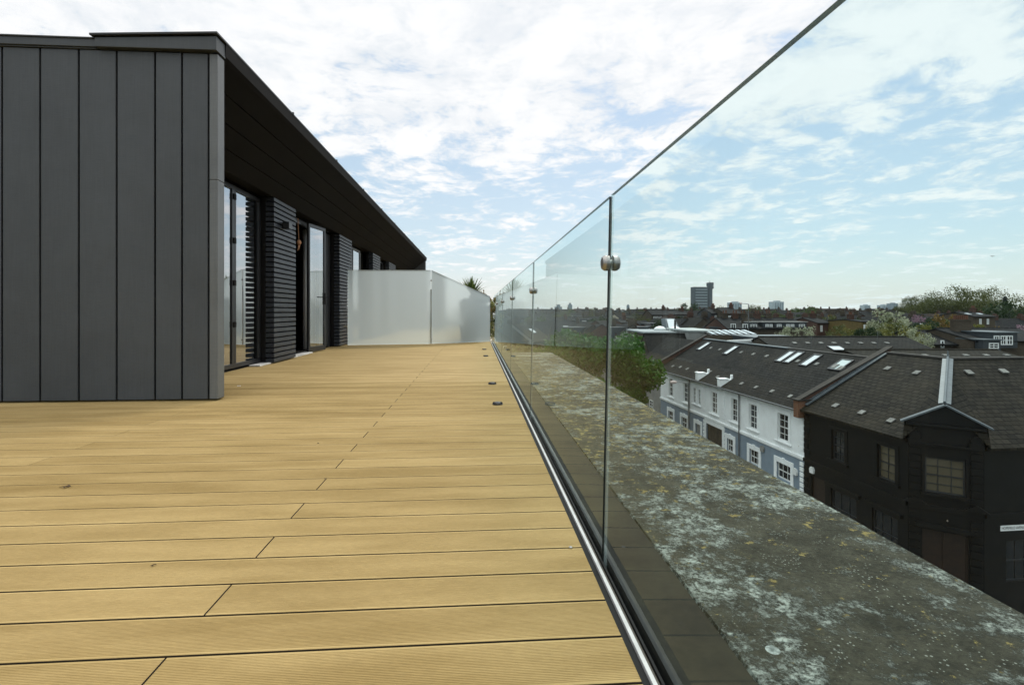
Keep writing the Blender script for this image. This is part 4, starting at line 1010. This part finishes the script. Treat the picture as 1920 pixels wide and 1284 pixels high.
city_tree(1826, 596, 72, 2.2, 'loose', LEAF_Y, 'mustard yellow tree left of the big chimney stack')
city_tree(1912, 604, 56, 1.3, 'loose', LEAF_K, 'pink magnolia at the right edge of the view')
city_tree(1782, 612, 60, .9, 'loose', LEAF_K, 'small pink magnolia above the grey dormer roof')
city_tree(1722, 589, 95, .9, 'loose', LEAF_K, 'faint pink blossom tree under the park trees')
city_tree(1444, 589, 120, 3.2, 'round', LEAF_M, 'green garden tree behind the lamp post roofs')
city_tree(1376, 588, 105, 2.4, 'round', LEAF_M, 'small bright green tree beside dormer houses right of the tower')
city_tree(1505, 572, 210, 6, 'round', LEAF_M, 'bushy skyline tree right of the second pale tower')
city_tree(1530, 583, 140, 3, 'round', LEAF_M, 'green tree between brick rows at middle right')
city_tree(1560, 573, 240, 6, 'loose', LEAF_B, 'twiggy pale skyline tree left of the small tower trio')
city_tree(1415, 572, 250, 4, 'sparse', LEAF_B, 'thin bare skyline tree beside the lamp post')
city_tree(1203, 583, 160, 4.5, 'loose', LEAF_B, 'brownish tree among the rows left of the round skyline tree')
city_tree(1345, 576, 190, 5, 'sparse', LEAF_B, 'bare tree at the right foot of the concrete tower')

# ================================================================== MID-DISTANCE BUILDINGS (each placed at its own distance)
def frame_at(px, d, rot=0):
    p = at(px, HY, d); return (p.x, p.y, GROUND), -YAW+rot
def gable(name, label, px0, px1, d, yridge, yeave, depth=8, wall=BRICK_Y, roof=SLATE_F, rot=0, group=None, cat='house'):
    """house whose ridge runs across the view; its slope faces the camera"""
    loc, rz = frame_at((px0+px1)/2, d, rot); r = thing(name, label, cat, loc, rz, group)
    w = (px1-px0)*d/960/2; zr = .758+(HY-yridge)*(d+depth/2)/960-GROUND; ze = .758+(HY-yeave)*d/960-GROUND
    mb = MB(); mb.box(-w, w, 0, depth, 0, ze, 0, 't')
    for s in (-w, w): mb.quad([(s, 0, ze), (s, depth, ze), (s, depth/2, zr)])
    mb.build('wall', wall, r)
    mb = MB(); h = depth/2; sl = (zr-ze)/h
    for s in (-1, 1):
        a = Vector((-w-.08, h+s*(h+.3), ze-.3*sl+.02)); b = Vector((-w-.08, h, zr+.02)); n = Vector((0, s*(zr-ze), h)).normalized()
        mb.extrude([a, b, b+n*.1, a+n*.1] if s < 0 else [a+UP*.001, b+UP*.001, b+n*.099, a+n*.099], (2*w+.16, 0, 0))
    mb.tube((-w, h, zr+.1), (w, h, zr+.1), .13, n=6); mb.build('roof', roof, r)
    r['_geo'] = (w, zr, ze, depth); return r
def geo(r): return r['_geo']
def r_slab(r, x, f, su, sv, mt, name, fr=None, th=.08):
    w, zr, ze, dep = geo(r); h = dep/2; e = Vector((0, h, zr-ze)).normalized(); n = Vector((0, -(zr-ze), h)).normalized()
    p = Vector((x, h*f, ze+(zr-ze)*f))+n*(.12+th/2); mb = MB(); mb.obox(p, Vector((1, 0, 0)), e, n, su/2, sv/2, th/2); o = mb.build(name, mt, r)
    if fr:
        mb = MB()
        for s in (-1, 1): mb.obox(p+Vector((s*(su/2+.04), 0, 0)), Vector((1, 0, 0)), e, n, .04, sv/2+.08, .06); mb.obox(p+e*(s*(sv/2+.04)), Vector((1, 0, 0)), e, n, su/2, .04, .06)
        mb.build('frame', fr, o)
def chimney(r, x, y, z0, h, w=1.1, d=.5, pots=4, mt=None, name='chimney'):
    mb = MB(); mb.box(x-w/2, x+w/2, y-d/2, y+d/2, z0, z0+h); mb.box(x-w/2-.06, x+w/2+.06, y-d/2-.06, y+d/2+.06, z0+h+.002, z0+h+.16)
    c = mb.build(name, mt or BRICK_Y, r)
    mb = MB()
    for k in range(pots): mb.lathe((x-w/2+w*(k+.5)/pots, y, z0+h+.16), (0, 0, 1), [(0, .1), (.3, .085), (.36, .11), (.42, .1)], 8)
    if pots: mb.build('chimney_pots', POT, c)
def flat_win(r, x0, x1, z0, z1, y=-.06, cols=2, rows=2, fm=None, parent=None, t=.09):
    fm = fm or WHITE; mb = MB(); par_ = parent or r
    mb.box(x0, x0+t, y, y+.08, z0, z1); mb.box(x1-t, x1, y, y+.08, z0, z1); mb.box(x0+t, x1-t, y, y+.08, z0, z0+t); mb.box(x0+t, x1-t, y, y+.08, z1-t, z1)
    for i in range(1, cols): x = x0+(x1-x0)*i/cols; mb.box(x-.035, x+.035, y+.005, y+.075, z0+t, z1-t)
    for i in range(1, rows): z = z0+(z1-z0)*i/rows; mb.box(x0+t, x1-t, y+.007, y+.073, z-.03, z+.03)
    w = mb.build('window', fm, par_); mb = MB(); mb.box(x0+t*.4, x1-t*.4, y+.03, y+.05, z0+t*.4, z1-t*.4); mb.build('pane', PANE, w); return w
def zpx(py, d): return .758+(HY-py)*d/960-GROUND
# rear slate roofs seen over the ridge of the white and black buildings
r = gable('rear_range', 'long dark slate roof with pale vents behind the white terrace ridge', 1470, 1775, 43, 634, 668, 9, roof=SLATE)
w = geo(r)[0]
for k in range(8): r_slab(r, -w+2.4+k*1.18, .62, .34, .3, VENT, 'roof_vent')
r_slab(r, -w+5.3, .32, 1.0, .9, SKYL, 'skylight', FRAME)
r = gable('rear_range', 'low brown slate roof with a line of vents behind the black corner ridge', 1668, 1990, 33.5, 659, 694, 9, roof=SLATE_B)
w = geo(r)[0]
for k in range(7): r_slab(r, -w+1.8+k*1.45, .66, .34, .3, VENT, 'roof_vent')
r = gable('rear_range', 'slate roofed range left of the glazed lantern, low and dark', 1228, 1322, 55, 628, 700, 9, roof=SLATE)
# flat roofs
def flatroof(label, px0, px1, d, ytop, depth, wall, top, lip=.15, cat='building'):
    loc, rz = frame_at((px0+px1)/2, d); r = thing('flat_roofed_building', label, cat, loc, rz); w = (px1-px0)*d/960/2; z = zpx(ytop, d)
    mb = MB(); mb.box(-w, w, 0, depth, 0, z-.2); mb.build('wall', wall, r)
    mb = MB(); mb.box(-w-.12, w+.12, -.12, depth+.12, z-.2+.002, z); mb.build('roof', top, r, bevel=.03); return r, w, z
fr, w, z = flatroof('pale flat roofed building with rooflight domes beyond the street tree', 1208, 1340, 62, 622, 9, BRICK_Y, plain('pale_roofing', (.27, .30, .31), .7))
mb = MB(); mb.lathe((w*.1, 3, z), (0, 0, 1), [(0, .8), (.25, .75), (.45, .5), (.55, .15)], 14); mb.build('rooflight_dome', WHITE, fr, smooth=True)
mb = MB(); mb.lathe((-w*.25, 4.5, z), (0, 0, 1), [(0, .8), (.25, .75), (.45, .5), (.55, .15)], 14); mb.build('rooflight_dome', WHITE, fr, smooth=True)
mb = MB(); mb.extrude([(w*.0, 5, z), (w*.42, 5, z), (w*.36, 6.6, z+1.5), (w*.06, 6.6, z+1.5)], (0, 2, 0)); mb.build('roof_hatch', LEAD, fr)
mb = MB(); mb.extrude([(w*.06, 4.92, z+.12), (w*.34, 4.92, z+.12), (w*.31, 6.4, z+1.4), (w*.09, 6.4, z+1.4)], (0, -.05, .03)); mb.build('hatch_light', SKYL, fr)
mb = MB(); mb.tube((-w*.05, 1, z), (-w*.05, 1, z+1.4), .12, n=8); mb.build('flue', BLACK, fr)
fr, w, z = flatroof('grey low building with overhanging pale roof beside the lantern', 1292, 1345, 58, 619, 8, REND_G, plain('zinc_pale', (.36, .39, .38), .5))
ln = thing('glazed_lantern', 'long glazed roof lantern with seven bright panes over a brick wall', 'roof lantern', *frame_at(1378, 56))
w = 88*56/960/2; z1 = zpx(620, 57.5); z0 = zpx(627.5, 56)
mb = MB(); mb.box(-w, w*.75, 0, 6, 0, z0-.05); mb.build('wall', BRICK_O if False else BRICK_Y, ln)
mb = MB(); mb.extrude([(-w, .01, z0-.05), (-w, 3, z1), (-w, 6, z0-.05)], (2*w, 0, 0)); mb.build('roof', FRAME, ln)
n = Vector((0, -(z1-z0), 3)).normalized(); e = Vector((0, 3, z1-z0)).normalized()
for k in range(7): mb = MB(); mb.obox(Vector((-w+(k+.5)*2*w/7, 1.5, (z0+z1)/2))+n*.05, Vector((1, 0, 0)), e, n, w/7-.16, 1.4, .03); mb.build('pane', SKYL, ln)
bx = thing('roof_box', 'dark clad flat box with lead top behind the white terrace ridge', 'roof structure', *frame_at(1462, 49))
w = 92*49/960/2; mb = MB(); mb.box(-w, w, 0, 5, 0, zpx(634, 49)); mb.build('wall', DARKP, bx)
mb = MB(); mb.box(-w-.15, w+.15, -.15, 5.1, zpx(634, 49)+.002, zpx(632, 49)); mb.build('capping', LEAD, bx)
mb = MB(); mb.extrude([(-w-.2, -.3, zpx(641, 49)), (-w-2.8, -.1, zpx(639.5, 49)), (-w-2.8, -.1, zpx(638.5, 49)), (-w-.2, -.3, zpx(635.5, 49))], (0, .3, 0)); mb.build('gutter_cowl', WHITE, bx)
# dormer row
def dormer(r, x0, x1, z0, z1, y, mt, wins, depth=3.2):
    mb = MB(); mb.box(x0, x1, y, y+depth, z0, z1); dm = mb.build('dormer', mt, r)
    mb = MB(); mb.box(x0-.12, x1+.12, y-.15, y+depth, z1+.002, z1+.11); mb.build('dormer_roof', REND_G if depth > 3.5 and y > 0 else LEAD, dm)
    for a, b in wins: flat_win(r, a, b, z0+.3, z1-.25, y-.06, 2, 2, parent=dm)
DG = 'dormer houses behind the terrace'
spec = [(1363, 1388, BRICK_R, 'red brick house with white bargeboard gable behind the lantern'), (1388, 1408, BRICK_Y, 'narrow stock brick house left of the lamp post'), (1408, 1424, DARKP, 'dark dormer house with two square white casements beside the lamp post'),
        (1424, 1452, DARKP, 'dark clad dormer house with twin white casements next to the brick stack'), (1452, 1474, DARKP, 'dark clad dormer house with one small square white window'), (1474, 1516, DARKP, 'wide dark dormer house half hidden by the pale bush')]
for i, (a, b, mt, lab) in enumerate(spec):
    d = 72; r = gable('terraced_house', lab, a, b-.5, d, 597+(i % 2), 616, 8, BRICK_Y if mt is DARKP else mt, SLATE_F, group=DG); w = geo(r)[0]
    if mt is DARKP:
        cx = (a+b-.5)/2; ws = [((p-cx)*d/960, (q_-cx)*d/960) for p, q_ in ((1409, 1421), (1437, 1443), (1445, 1450.5), (1458.5, 1467), (1476, 1482.5), (1484.5, 1491), (1500, 1511)) if a <= p < b]
        dormer(r, ws[0][0]-.35, min(w-.06, ws[-1][1]+.35), zpx(619, d), zpx(604.5, d), .3, DARKP, ws, 4)
    else:
        flat_win(r, -.4, .3, zpx(616, d), zpx(607, d), cols=2, rows=1)
    chimney(r, w-.5, 4, zpx(603, d), 1.0, .8, .6, 2, BRICK_R if i % 2 else BRICK_Y)
# dark dormer houses at right
hr = gable('rear_house', 'dark brick rear house with grey pitched dormer left of the big chimney', 1745, 1826, 52, 622, 646, 8, BRICK_Y, SLATE_F); w = geo(hr)[0]
flat_win(hr, w-1.5, w-.35, zpx(654, 52), zpx(636, 52), cols=2, rows=2)
flat_win(hr, -w+1.0, -w+1.35, zpx(652, 52), zpx(638, 52), cols=1, rows=1)
hr = gable('rear_house', 'black clad rear house with three white casement windows under a large chimney', 1826, 1990, 50, 618, 640, 9, BRICK_Y, SLATE_F); w = geo(hr)[0]
X = lambda px: (px-(1826+1990)/2)*50/960
dormer(hr, X(1828), X(1860), zpx(658, 50), zpx(637, 50), -.9, DARKP, [(X(1837.5), X(1855.5))], 3)
dormer(hr, X(1856.5), X(1902), zpx(652, 50), zpx(624, 50), -.3, DARKP, [(X(1857.5), X(1867.5)), (X(1870), X(1880.5)), (X(1881), X(1892.5))], 4)
chimney(hr, X(1860), 3.5, zpx(626, 50), 1.2, 1.55, .8, 7)
for px0, px1, d, yr_, ye_, wl_, wins, lab in ((1334, 1354, 108, 579.5, 588, DARKP, ((1340, 1343.5), (1344.2, 1347.5)), 'dark house with two tiny white casements below the tower foot'),
        (1359, 1390, 104, 578.5, 588.5, BRICK_Y, ((1363.5, 1368), (1368.6, 1374.5)), 'brick house with a wide white window strip right of the tower'),
        (1222, 1256, 122, 581.5, 590.5, BRICK_Y, ((1225, 1229), (1230.5, 1234.5), (1236.5, 1240.5), (1242.5, 1246.5), (1249, 1253)), 'long slate roofed brick house with a row of five white windows'),
        (1256, 1292, 126, 584, 590, BRICK_R, ((1262, 1265), (1271, 1274), (1281, 1284)), 'low red brick house under the round skyline tree'),
        (1165, 1184, 84, 600, 606, BRICK_R, ((1170, 1173),), 'small red brick building above the street tree'),
        (1617, 1634, 74, 600, 604, plain('ochre_wall', (.12, .08, .018), .8), ((1619, 1622),), 'low ochre yellow walled building among the yellow shrubs'),
        (1532, 1556, 82, 597, 606, BRICK_R, ((1538, 1542),), 'slate roofed brick house right of the pale bush'),
        (1826, 1866, 92, 586, 594, BRICK_Y, ((1836, 1840), (1850, 1854)), 'slate roofed house with skylights under the bare park tree')):
    hr = gable('rear_house', lab, px0, px1, d, yr_, ye_, 8, wl_, SLATE_F); w, zr_, ze_, _ = geo(hr); cx = (px0+px1)/2
    for p, q_ in wins: flat_win(hr, (p-cx)*d/960, (q_-cx)*d/960, ze_-1.35, ze_-.35, cols=2, rows=1, t=.1)
    if 'skylights' in lab:
        for x in (-1.2, .9): r_slab(hr, x, .5, .6, .9, SKYL, 'skylight')
    chimney(hr, w-.4, 4, zr_-.8, 1.5, .55, .9, 3, BRICK_R)
# the random rows of terraced houses behind
PROTO = {}
def proto(seed, dormers, wing, skyl):
    q = random.Random(seed); w, dep, ze, zr = 2.7, 8.5, 9.0, 12.0; D = {}
    mb = MB(); mb.box(-w, w, 0, dep, -1, ze, 0, 't')
    for s in (-w, w): mb.quad([(s, 0, ze), (s, dep, ze), (s, dep/2, zr)])
    if wing: mb.box(-w, -.1, -4.5, 0, -1, 7.2, 0, 't'); mb.quad([(-w, -4.5, 7.2), (-.1, -4.5, 7.2), (-w, -4.5, 8.6)]); mb.quad([(-.1, -4.5, 7.2), (-.1, 0, 7.2), (-w, 0, 8.6), (-w, -4.5, 8.6)])
    D['wall'] = [mb.mesh('house_wall', BRICK_Y)]
    mb = MB(); h = dep/2; sl = (zr-ze)/h
    for s in (-1, 1):
        a = Vector((-w-.01, h+s*(h+.3), ze-.3*sl+.02)); b = Vector((-w-.01, h, zr+.02)); n = Vector((0, s*(zr-ze), h)).normalized()
        mb.extrude([a, b, b+n*.1, a+n*.1], (2*w+.02, 0, 0))
    if wing: mb.extrude([(-w, -4.7, 8.62), (.1, -4.7, 7.12), (.1, -4.7, 7.22), (-w, -4.7, 8.74)], (0, 4.7, 0))
    D['roof'] = [mb.mesh('house_roof', SLATE_F)]
    mb = MB(); mb.box(w-.55, w+.0, h-.6, h+.6, zr-1.2, zr+.7); mb.box(w-.6, w+.02, h-.65, h+.65, zr+.702, zr+.82)
    for k in range(4): mb.tube((w-.28, h-.42+k*.28, zr+.82), (w-.28, h-.42+k*.28, zr+1.15), .1, .085, 6)
    D['chimney'] = [mb.mesh('house_chimney', BRICK_R)]
    D['window'] = []; D['pane'] = []
    def win(x0, x1, z0, z1, y):
        mb = MB(); t = .1
        mb.box(x0, x0+t, y, y+.08, z0, z1); mb.box(x1-t, x1, y, y+.08, z0, z1); mb.box(x0+t, x1-t, y, y+.08, z0, z0+t); mb.box(x0+t, x1-t, y, y+.08, z1-t, z1); mb.box(x0+t, x1-t, y, y+.08, (z0+z1)/2-.04, (z0+z1)/2+.04); mb.box((x0+x1)/2-.04, (x0+x1)/2+.04, y+.005, y+.075, z0+t, z1-t)
        D['window'].append(mb.mesh('house_window', WHITE)); mb = MB(); mb.box(x0+.03, x1-.03, y+.03, y+.05, z0+.03, z1-.03); D['pane'].append(mb.mesh('house_pane', PANE))
    win(.6, 1.7, 6.6, 8.2, -.07); 
    if not wing: win(-1.7, -.6, 6.6, 8.2, -.07)
    else: win(-2.0, -1.0, 5.2, 6.6, -4.57)
    if dormers:
        mb = MB(); mb.box(-1.9, 1.9, .9, 4, 9.2, 11.5); mb.box(-2.0, 2.0, .75, 4, 11.502, 11.64); D['dormer'] = [mb.mesh('house_dormer', DARKP)]; win(-1.5, -.1, 9.9, 11.2, .83); win(.3, 1.5, 9.9, 11.2, .83)
    if skyl:
        e = Vector((0, h, zr-ze)).normalized(); n = Vector((0, -(zr-ze), h)).normalized(); mb = MB(); mb.obox(Vector((.3, h*.55, ze+(zr-ze)*.55))+n*.15, Vector((1, 0, 0)), e, n, .45, .6, .05); D['skylight'] = [mb.mesh('house_skylight', SKYL)]
    return D
PROTO = [('plain backed', proto(1, 0, 0, 0)), ('rear winged', proto(2, 0, 1, 0)), ('flat dormered', proto(3, 1, 0, 0)), ('skylit', proto(4, 0, 1, 1)), ('skylit plain', proto(5, 0, 0, 1))]
WALLS = [('stock brick', BRICK_Y), ('red brick', BRICK_R), ('grey rendered', REND_G), ('cream rendered', REND_C), ('brown brick', BRICK_Y)]
ROOFS = [('slate', SLATE_F), ('grey slate', SLATE), ('brown tile', TILE_R)]
LM = [(940, 'beside the frosted screen'), (1010, 'behind the second glass seam'), (1080, 'left of the near glass seam'), (1150, 'right of the near glass seam'), (1215, 'left of the round tree'), (1287, 'under the round tree'), (1320, 'below the concrete tower'), (1382, 'below the first pale tower'), (1403, 'by the tall lamp post'),
      (1461, 'below the second pale tower'), (1530, 'right of the second pale tower'), (1590, 'left of the tower trio'), (1655, 'below the tower trio'), (1720, 'left of the park'), (1790, 'under the tallest park tree'), (1850, 'under the twiggy park tree'), (1900, 'near the dark conifer')]
DN = [(90, 'nearest row'), (115, 'second row'), (145, 'middle rows'), (185, 'beyond middle rows'), (235, 'far rows'), (300, 'farther rows'), (9999, 'skyline row')]
def place_house(px, d, yridge, rot, q, flip):
    k = q.choices(range(5), (3, 3, 2, 2, 2))[0]; nm, D = PROTO[k]; wn, wm = WALLS[q.choices(range(5), (4, 3, 1.4, .6, 3))[0]]; rn, rm = ROOFS[q.choices(range(3), (5, 3, 1))[0]]
    zr = .758+(HY-yridge)*d/960; p = at(px, HY, d); s = (zr-GROUND)/12.0
    lm = min(LM, key=lambda a: abs(a[0]-px))[1]; dn = next(n for lim, n in DN if d < lim)
    lab = f'{nm} {wn} house, {rn}, {dn} {lm}'
    r = thing('terraced_house', lab, 'house', (p.x, p.y, GROUND), -YAW+rot, 'rows of terraced houses towards the skyline', (1, 1, s))
    sub_obj('wall', D['wall'][0], r, mt=wm); sub_obj('roof', D['roof'][0], r, mt=rm); 
    if q.random() < .55: sub_obj('chimney', D['chimney'][0], r, mt=BRICK_R if wm is BRICK_R else BRICK_Y)
    if 'dormer' in D: sub_obj('dormer', D['dormer'][0], r)
    if 'skylight' in D and d < 200: sub_obj('skylight', D['skylight'][0], r)
    if d < 190:
        for wme, pme in zip(D['window'], D['pane']): sub_obj('pane', pme, sub_obj('window', wme, r))
q = random.Random(12); used = set()
rows = [(80, 609, 930, 1362), (92, 603, 930, 1368), (92, 602, 1520, 1700), (104, 598, 940, 1950), (119, 594, 930, 1960), (136, 590.5, 930, 1960), (157, 587.5, 930, 1960), (183, 585, 930, 1960), (218, 583, 930, 1960), (265, 581, 930, 1960), (325, 579.8, 930, 1960)]
for d, yr, x0, x1 in rows:
    px = x0+q.uniform(0, 20)
    while px < x1:
        n = q.randint(2, 6); rot = q.choice((q.uniform(-.4, .4), q.uniform(-.4, .4), q.uniform(.9, 1.5), q.uniform(-1.5, -.9))); dd = d*q.uniform(.95, 1.05); yy = yr+q.uniform(-1.4, 1.6)
        if abs(rot) > .8: n = min(n, 3)
        for k in range(n):
            if px > x1: break
            dk = dd + k*5.4*math.sin(rot)*.6
            place_house(px, dk, yy+q.uniform(-.3, .3), rot, q, 0); px += 5.4*960/dk*max(math.cos(rot), .55)
        px += q.choice((0, 10, 24, 40))*80/d*1.2
# green between the rows
kinds = [('round', LEAF_M, 'round green'), ('loose', LEAF_B, 'twiggy olive'), ('round', LEAF_D, 'dark evergreen'), ('loose', LEAF_Y, 'yellow green'), ('tall', LEAF_M, 'upright green'), ('sparse', LEAF_B, 'half bare'), ('loose', LEAF_O, 'russet')]
RW = [(78, 608), (90, 601), (101, 596), (115, 592), (131, 588.5), (151, 586), (176, 583.5), (210, 581.5), (255, 579.5)]
for i in range(64):
    px = q.uniform(935, 1930); d, yr = q.choice(RW); kd, mt, nm = q.choice(kinds)
    if 1360 < px < 1520 and d < 95: d, yr = 115, 592
    lm = min(LM, key=lambda a: abs(a[0]-px))[1]; dn = next(n for lim, n in DN if d < lim)
    city_tree(px, yr+q.uniform(-1.5, 3.5), d, q.uniform(2, 4.4), kd, mt, f'{nm} garden tree, {dn} {lm}', 'garden trees between the rows')

# ================================================================== TOWERS ON THE HORIZON
d = 1100; k = d/960
loc, rz = frame_at(1316, d); tw = thing('concrete_tower', 'tall dark concrete slab tower with separate service shaft on the skyline', 'tower', loc, rz+.12)
X = lambda px: (px-1316)*k
zt = zpx(538, d)
mb = MB(); mb.box(X(1300.5), X(1329), 0, 16, 0, zt); mb.build('slab', TOWER, tw)
for i in range(14):
    mb = MB(); z = zt-6.5-i*6.0
    if z < 5: break
    mb.box(X(1303.5), X(1326.5), -.6, -.05, z, z+1.9); mb.build('balcony_band', TOWER_L, tw)
mb = MB(); mb.box(X(1331.5), X(1338), 2, 12, 0, zpx(531, d)); mb.box(X(1330.8), X(1340), 1, 13, zpx(536, d), zpx(529.5, d)); mb.box(X(1337.8), X(1341), 3, 10, zpx(541, d), zpx(536.4, d)); mb.build('service_shaft', TOWER, tw)
mb = MB()
for i in range(8): z = zt-4-i*9; mb.box(X(1329), X(1331.6), 5, 8, z, z+3) if z > 5 else None
mb.build('link_bridge', TOWER, tw)
mb = MB(); mb.tube((X(1334.5), 6, zpx(531, d)), (X(1334.5), 6, zpx(526.5, d)), .5); mb.build('mast', TOWER, tw)
def far_tower(px0, px1, ytop, d, label, mt=TOWER_P, strips=4, grp='pale towers on the skyline'):
    loc, rz = frame_at((px0+px1)/2, d); r = thing('tower_block', label, 'tower', loc, rz+.2, grp); w = (px1-px0)*d/960/2; z = zpx(ytop, d)
    mb = MB(); mb.box(-w, w, 0, w*1.6, 0, z); mb.build('slab', mt, r)
    mb = MB(); mb.box(-w*.5, w*.5, w*.3, w, z+.01, z+3); mb.build('plant_room', mt, r)
    for i in range(strips):
        x = -w+2*w*(i+.5)/strips; mb = MB(); mb.box(x-w*.28/strips*2, x+w*.28/strips*2, -.5, -.05, 3, z-3); mb.build('window_strip', TOWER_W, r)
far_tower(1372, 1392, 567, 1500, 'first pale tower block right of the concrete tower'); far_tower(1451, 1471, 565.5, 1450, 'second pale tower block with yellowish centre right of the lamp post')
far_tower(1620, 1633, 572, 1900, 'leftmost small pale tower of the trio beside the park'); far_tower(1653, 1667, 572, 1900, 'middle small pale tower of the trio beside the park'); far_tower(1671, 1685, 569, 1850, 'darker right hand tower of the trio beside the park', TOWER_W)
far_tower(1176, 1180.5, 572.5, 1500, 'slim distant tower right of the near glass seam', TOWER_W, 2); far_tower(1066, 1073, 571, 900, 'slim round topped tower seen through the reflections', TOWER_W, 2)
far_tower(1042, 1054, 575, 700, 'stubby grey block seen through reflections near the middle seam', TOWER_W, 3)
flatroof('long teal grey flat block on the skyline behind the glass reflections', 1050, 1142, 420, 580.5, 14, TOWER, TOWER_W)

# ---- bird
p = at(1861, 480.5, 60); bd = MB()
for s in (-1, 1): bd.extrude([p, p+RT*(s*.16)+UP*.05+FW*.05, p+RT*(s*.36)+UP*.0-FW*.02, p+RT*(s*.15)+UP*.03-FW*.06], (0, 0, .012))
bd.lathe(p-RT*.0-FW*.14, FW, [(0, .01), (.06, .04), (.16, .05), (.26, .03), (.3, .008)], 8)
tag(bd.build('gull', plain('gull_grey', (.3, .3, .3), .7)), 'tiny gull gliding in pale sky above the park trees', 'bird')

# ---- thin air between the roofs and the skyline
hz = NT('haze_air'); vp = hz.n('VolumePrincipled'); vp.inputs['Color'].default_value = (.86, .93, 1, 1); vp.inputs['Density'].default_value = .00005; vp.inputs['Anisotropy'].default_value = .3
hz.t.links.new(vp.outputs[0], hz.out.inputs['Volume'])
mb = MB(); mb.box(-2500, 2500, -2500, 2500, GROUND-1.5, 95); tag(mb.build('haze', hz.mat), kind='stuff')

# ================================================================== SKY, SUN, CAMERA
SUN_EL, SUN_AZ = R_(52), R_(28)                    # azimuth from +Y towards +X
wd = bpy.data.worlds.new('World'); S.world = wd; wd.use_nodes = True
t = NT.__new__(NT); t.t = wd.node_tree; t.t.nodes.clear(); out = t.t.nodes.new('ShaderNodeOutputWorld')
sky = t.t.nodes.new('ShaderNodeTexSky'); sky.sky_type = 'NISHITA'; sky.sun_disc = False; sky.sun_elevation = SUN_EL; sky.sun_rotation = SUN_AZ; sky.air_density = 1.0; sky.dust_density = 1.2; sky.ozone_density = 1.0
tc = t.t.nodes.new('ShaderNodeTexCoord'); g = tc.outputs['Generated']
sp = t.n('SeparateXYZ', i0=g); zz = t.math('MAXIMUM', sp.outputs[2], 0.0)
den = t.math('ADD', zz, .13)
uv = t.n('CombineXYZ', X=t.math('DIVIDE', sp.outputs[0], den), Y=t.math('DIVIDE', sp.outputs[1], den)).outputs[0]
warp = t.n('VectorMath', _operation='SCALE', i0=t.noise(uv, 1.6, 3, .5, 1)); warp.inputs[3].default_value = .35
uvw = t.n('VectorMath', i0=uv, i1=warp.outputs[0]).outputs[0]
big = t.noise(uvw, .75, 3, .5); puff = t.noise(uvw, 4.2, 9, .62); fine = t.noise(uvw, 13, 8, .68)
vor = t.t.nodes.new('ShaderNodeTexVoronoi'); vor.feature = 'SMOOTH_F1'; vor.inputs['Scale'].default_value = 6.4; t.put(vor.inputs['Vector'], t.n('VectorMath', i0=uvw, i1=t.n('VectorMath', _operation='MULTIPLY', i0=t.noise(uv, 6, 4, .6, 1), i1=(.22, .22, .22)).outputs[0]).outputs[0])
cell = t.math('SUBTRACT', .5, vor.outputs['Distance'])
cov = t.math('ADD', t.math('MULTIPLY', t.step(zz, .14, .46), .17), t.math('MULTIPLY', t.step(zz, .0, .10), .035))
val = t.math('ADD', t.math('ADD', t.math('ADD', t.math('MULTIPLY', puff, .56), t.math('MULTIPLY', cell, .17)), t.math('MULTIPLY', fine, .30)), t.math('ADD', t.math('MULTIPLY', big, .30), cov))
cl = t.step(val, .60, .755)
dens = t.step(val, .70, 1.0)
ccol = t.mix(t.step(puff, .34, .60), (8.8, 9.1, 9.45), (10.3, 10.3, 10.3))
ccol = t.mix(t.math('MULTIPLY', t.math('MULTIPLY', t.step(fine, .55, .36), t.step(puff, .62, .40)), .8), ccol, (8.3, 8.75, 9.15))
ccol = t.mix(t.step(zz, .54, .85), ccol, (22, 21.8, 21.4))  # clouds overhead, out of view, brightened to add fill light
haze = t.mix(t.step(zz, .05, .55), t.mix(t.step(zz, .0, .13), (9.5, 9.9, 9.95), (7.6, 9.3, 10.0)), (5.2, 7.3, 9.8))
base = t.mix(.62, sky.outputs[0], haze)
skyc = t.mix(t.math('MULTIPLY', cl, .96), base, ccol)
bg = t.n('Background', Color=skyc, Strength=.1); t.t.links.new(bg.outputs[0], out.inputs[0])

sun = bpy.data.lights.new('sun', 'SUN'); sun.energy = 1.9; sun.angle = R_(14); sun.color = (1, .95, .87)
so = bpy.data.objects.new('sun', sun); COL.objects.link(so); so.location = (20, 30, 40)
sd = Vector((math.sin(SUN_AZ)*math.cos(SUN_EL), math.cos(SUN_AZ)*math.cos(SUN_EL), math.sin(SUN_EL))); so.rotation_euler = (-sd).to_track_quat('-Z', 'Y').to_euler()

cam = bpy.data.cameras.new('camera'); co = bpy.data.objects.new('camera', cam); COL.objects.link(co); S.camera = co
co.location = EYE; co.rotation_euler = (math.pi/2, 0, -YAW); cam.sensor_width = 36; cam.lens = 18; cam.shift_y = -59/1920; cam.clip_start = .05; cam.clip_end = 9000
S.view_settings.view_transform = 'Standard'; S.view_settings.look = 'None'; S.view_settings.exposure = 0; S.view_settings.gamma = 1
S.cycles.max_bounces = 10; S.cycles.transparent_max_bounces = 24; S.cycles.caustics_reflective = False; S.cycles.caustics_refractive = False
S.cycles.sample_clamp_indirect = 4; S.cycles.use_denoising = True
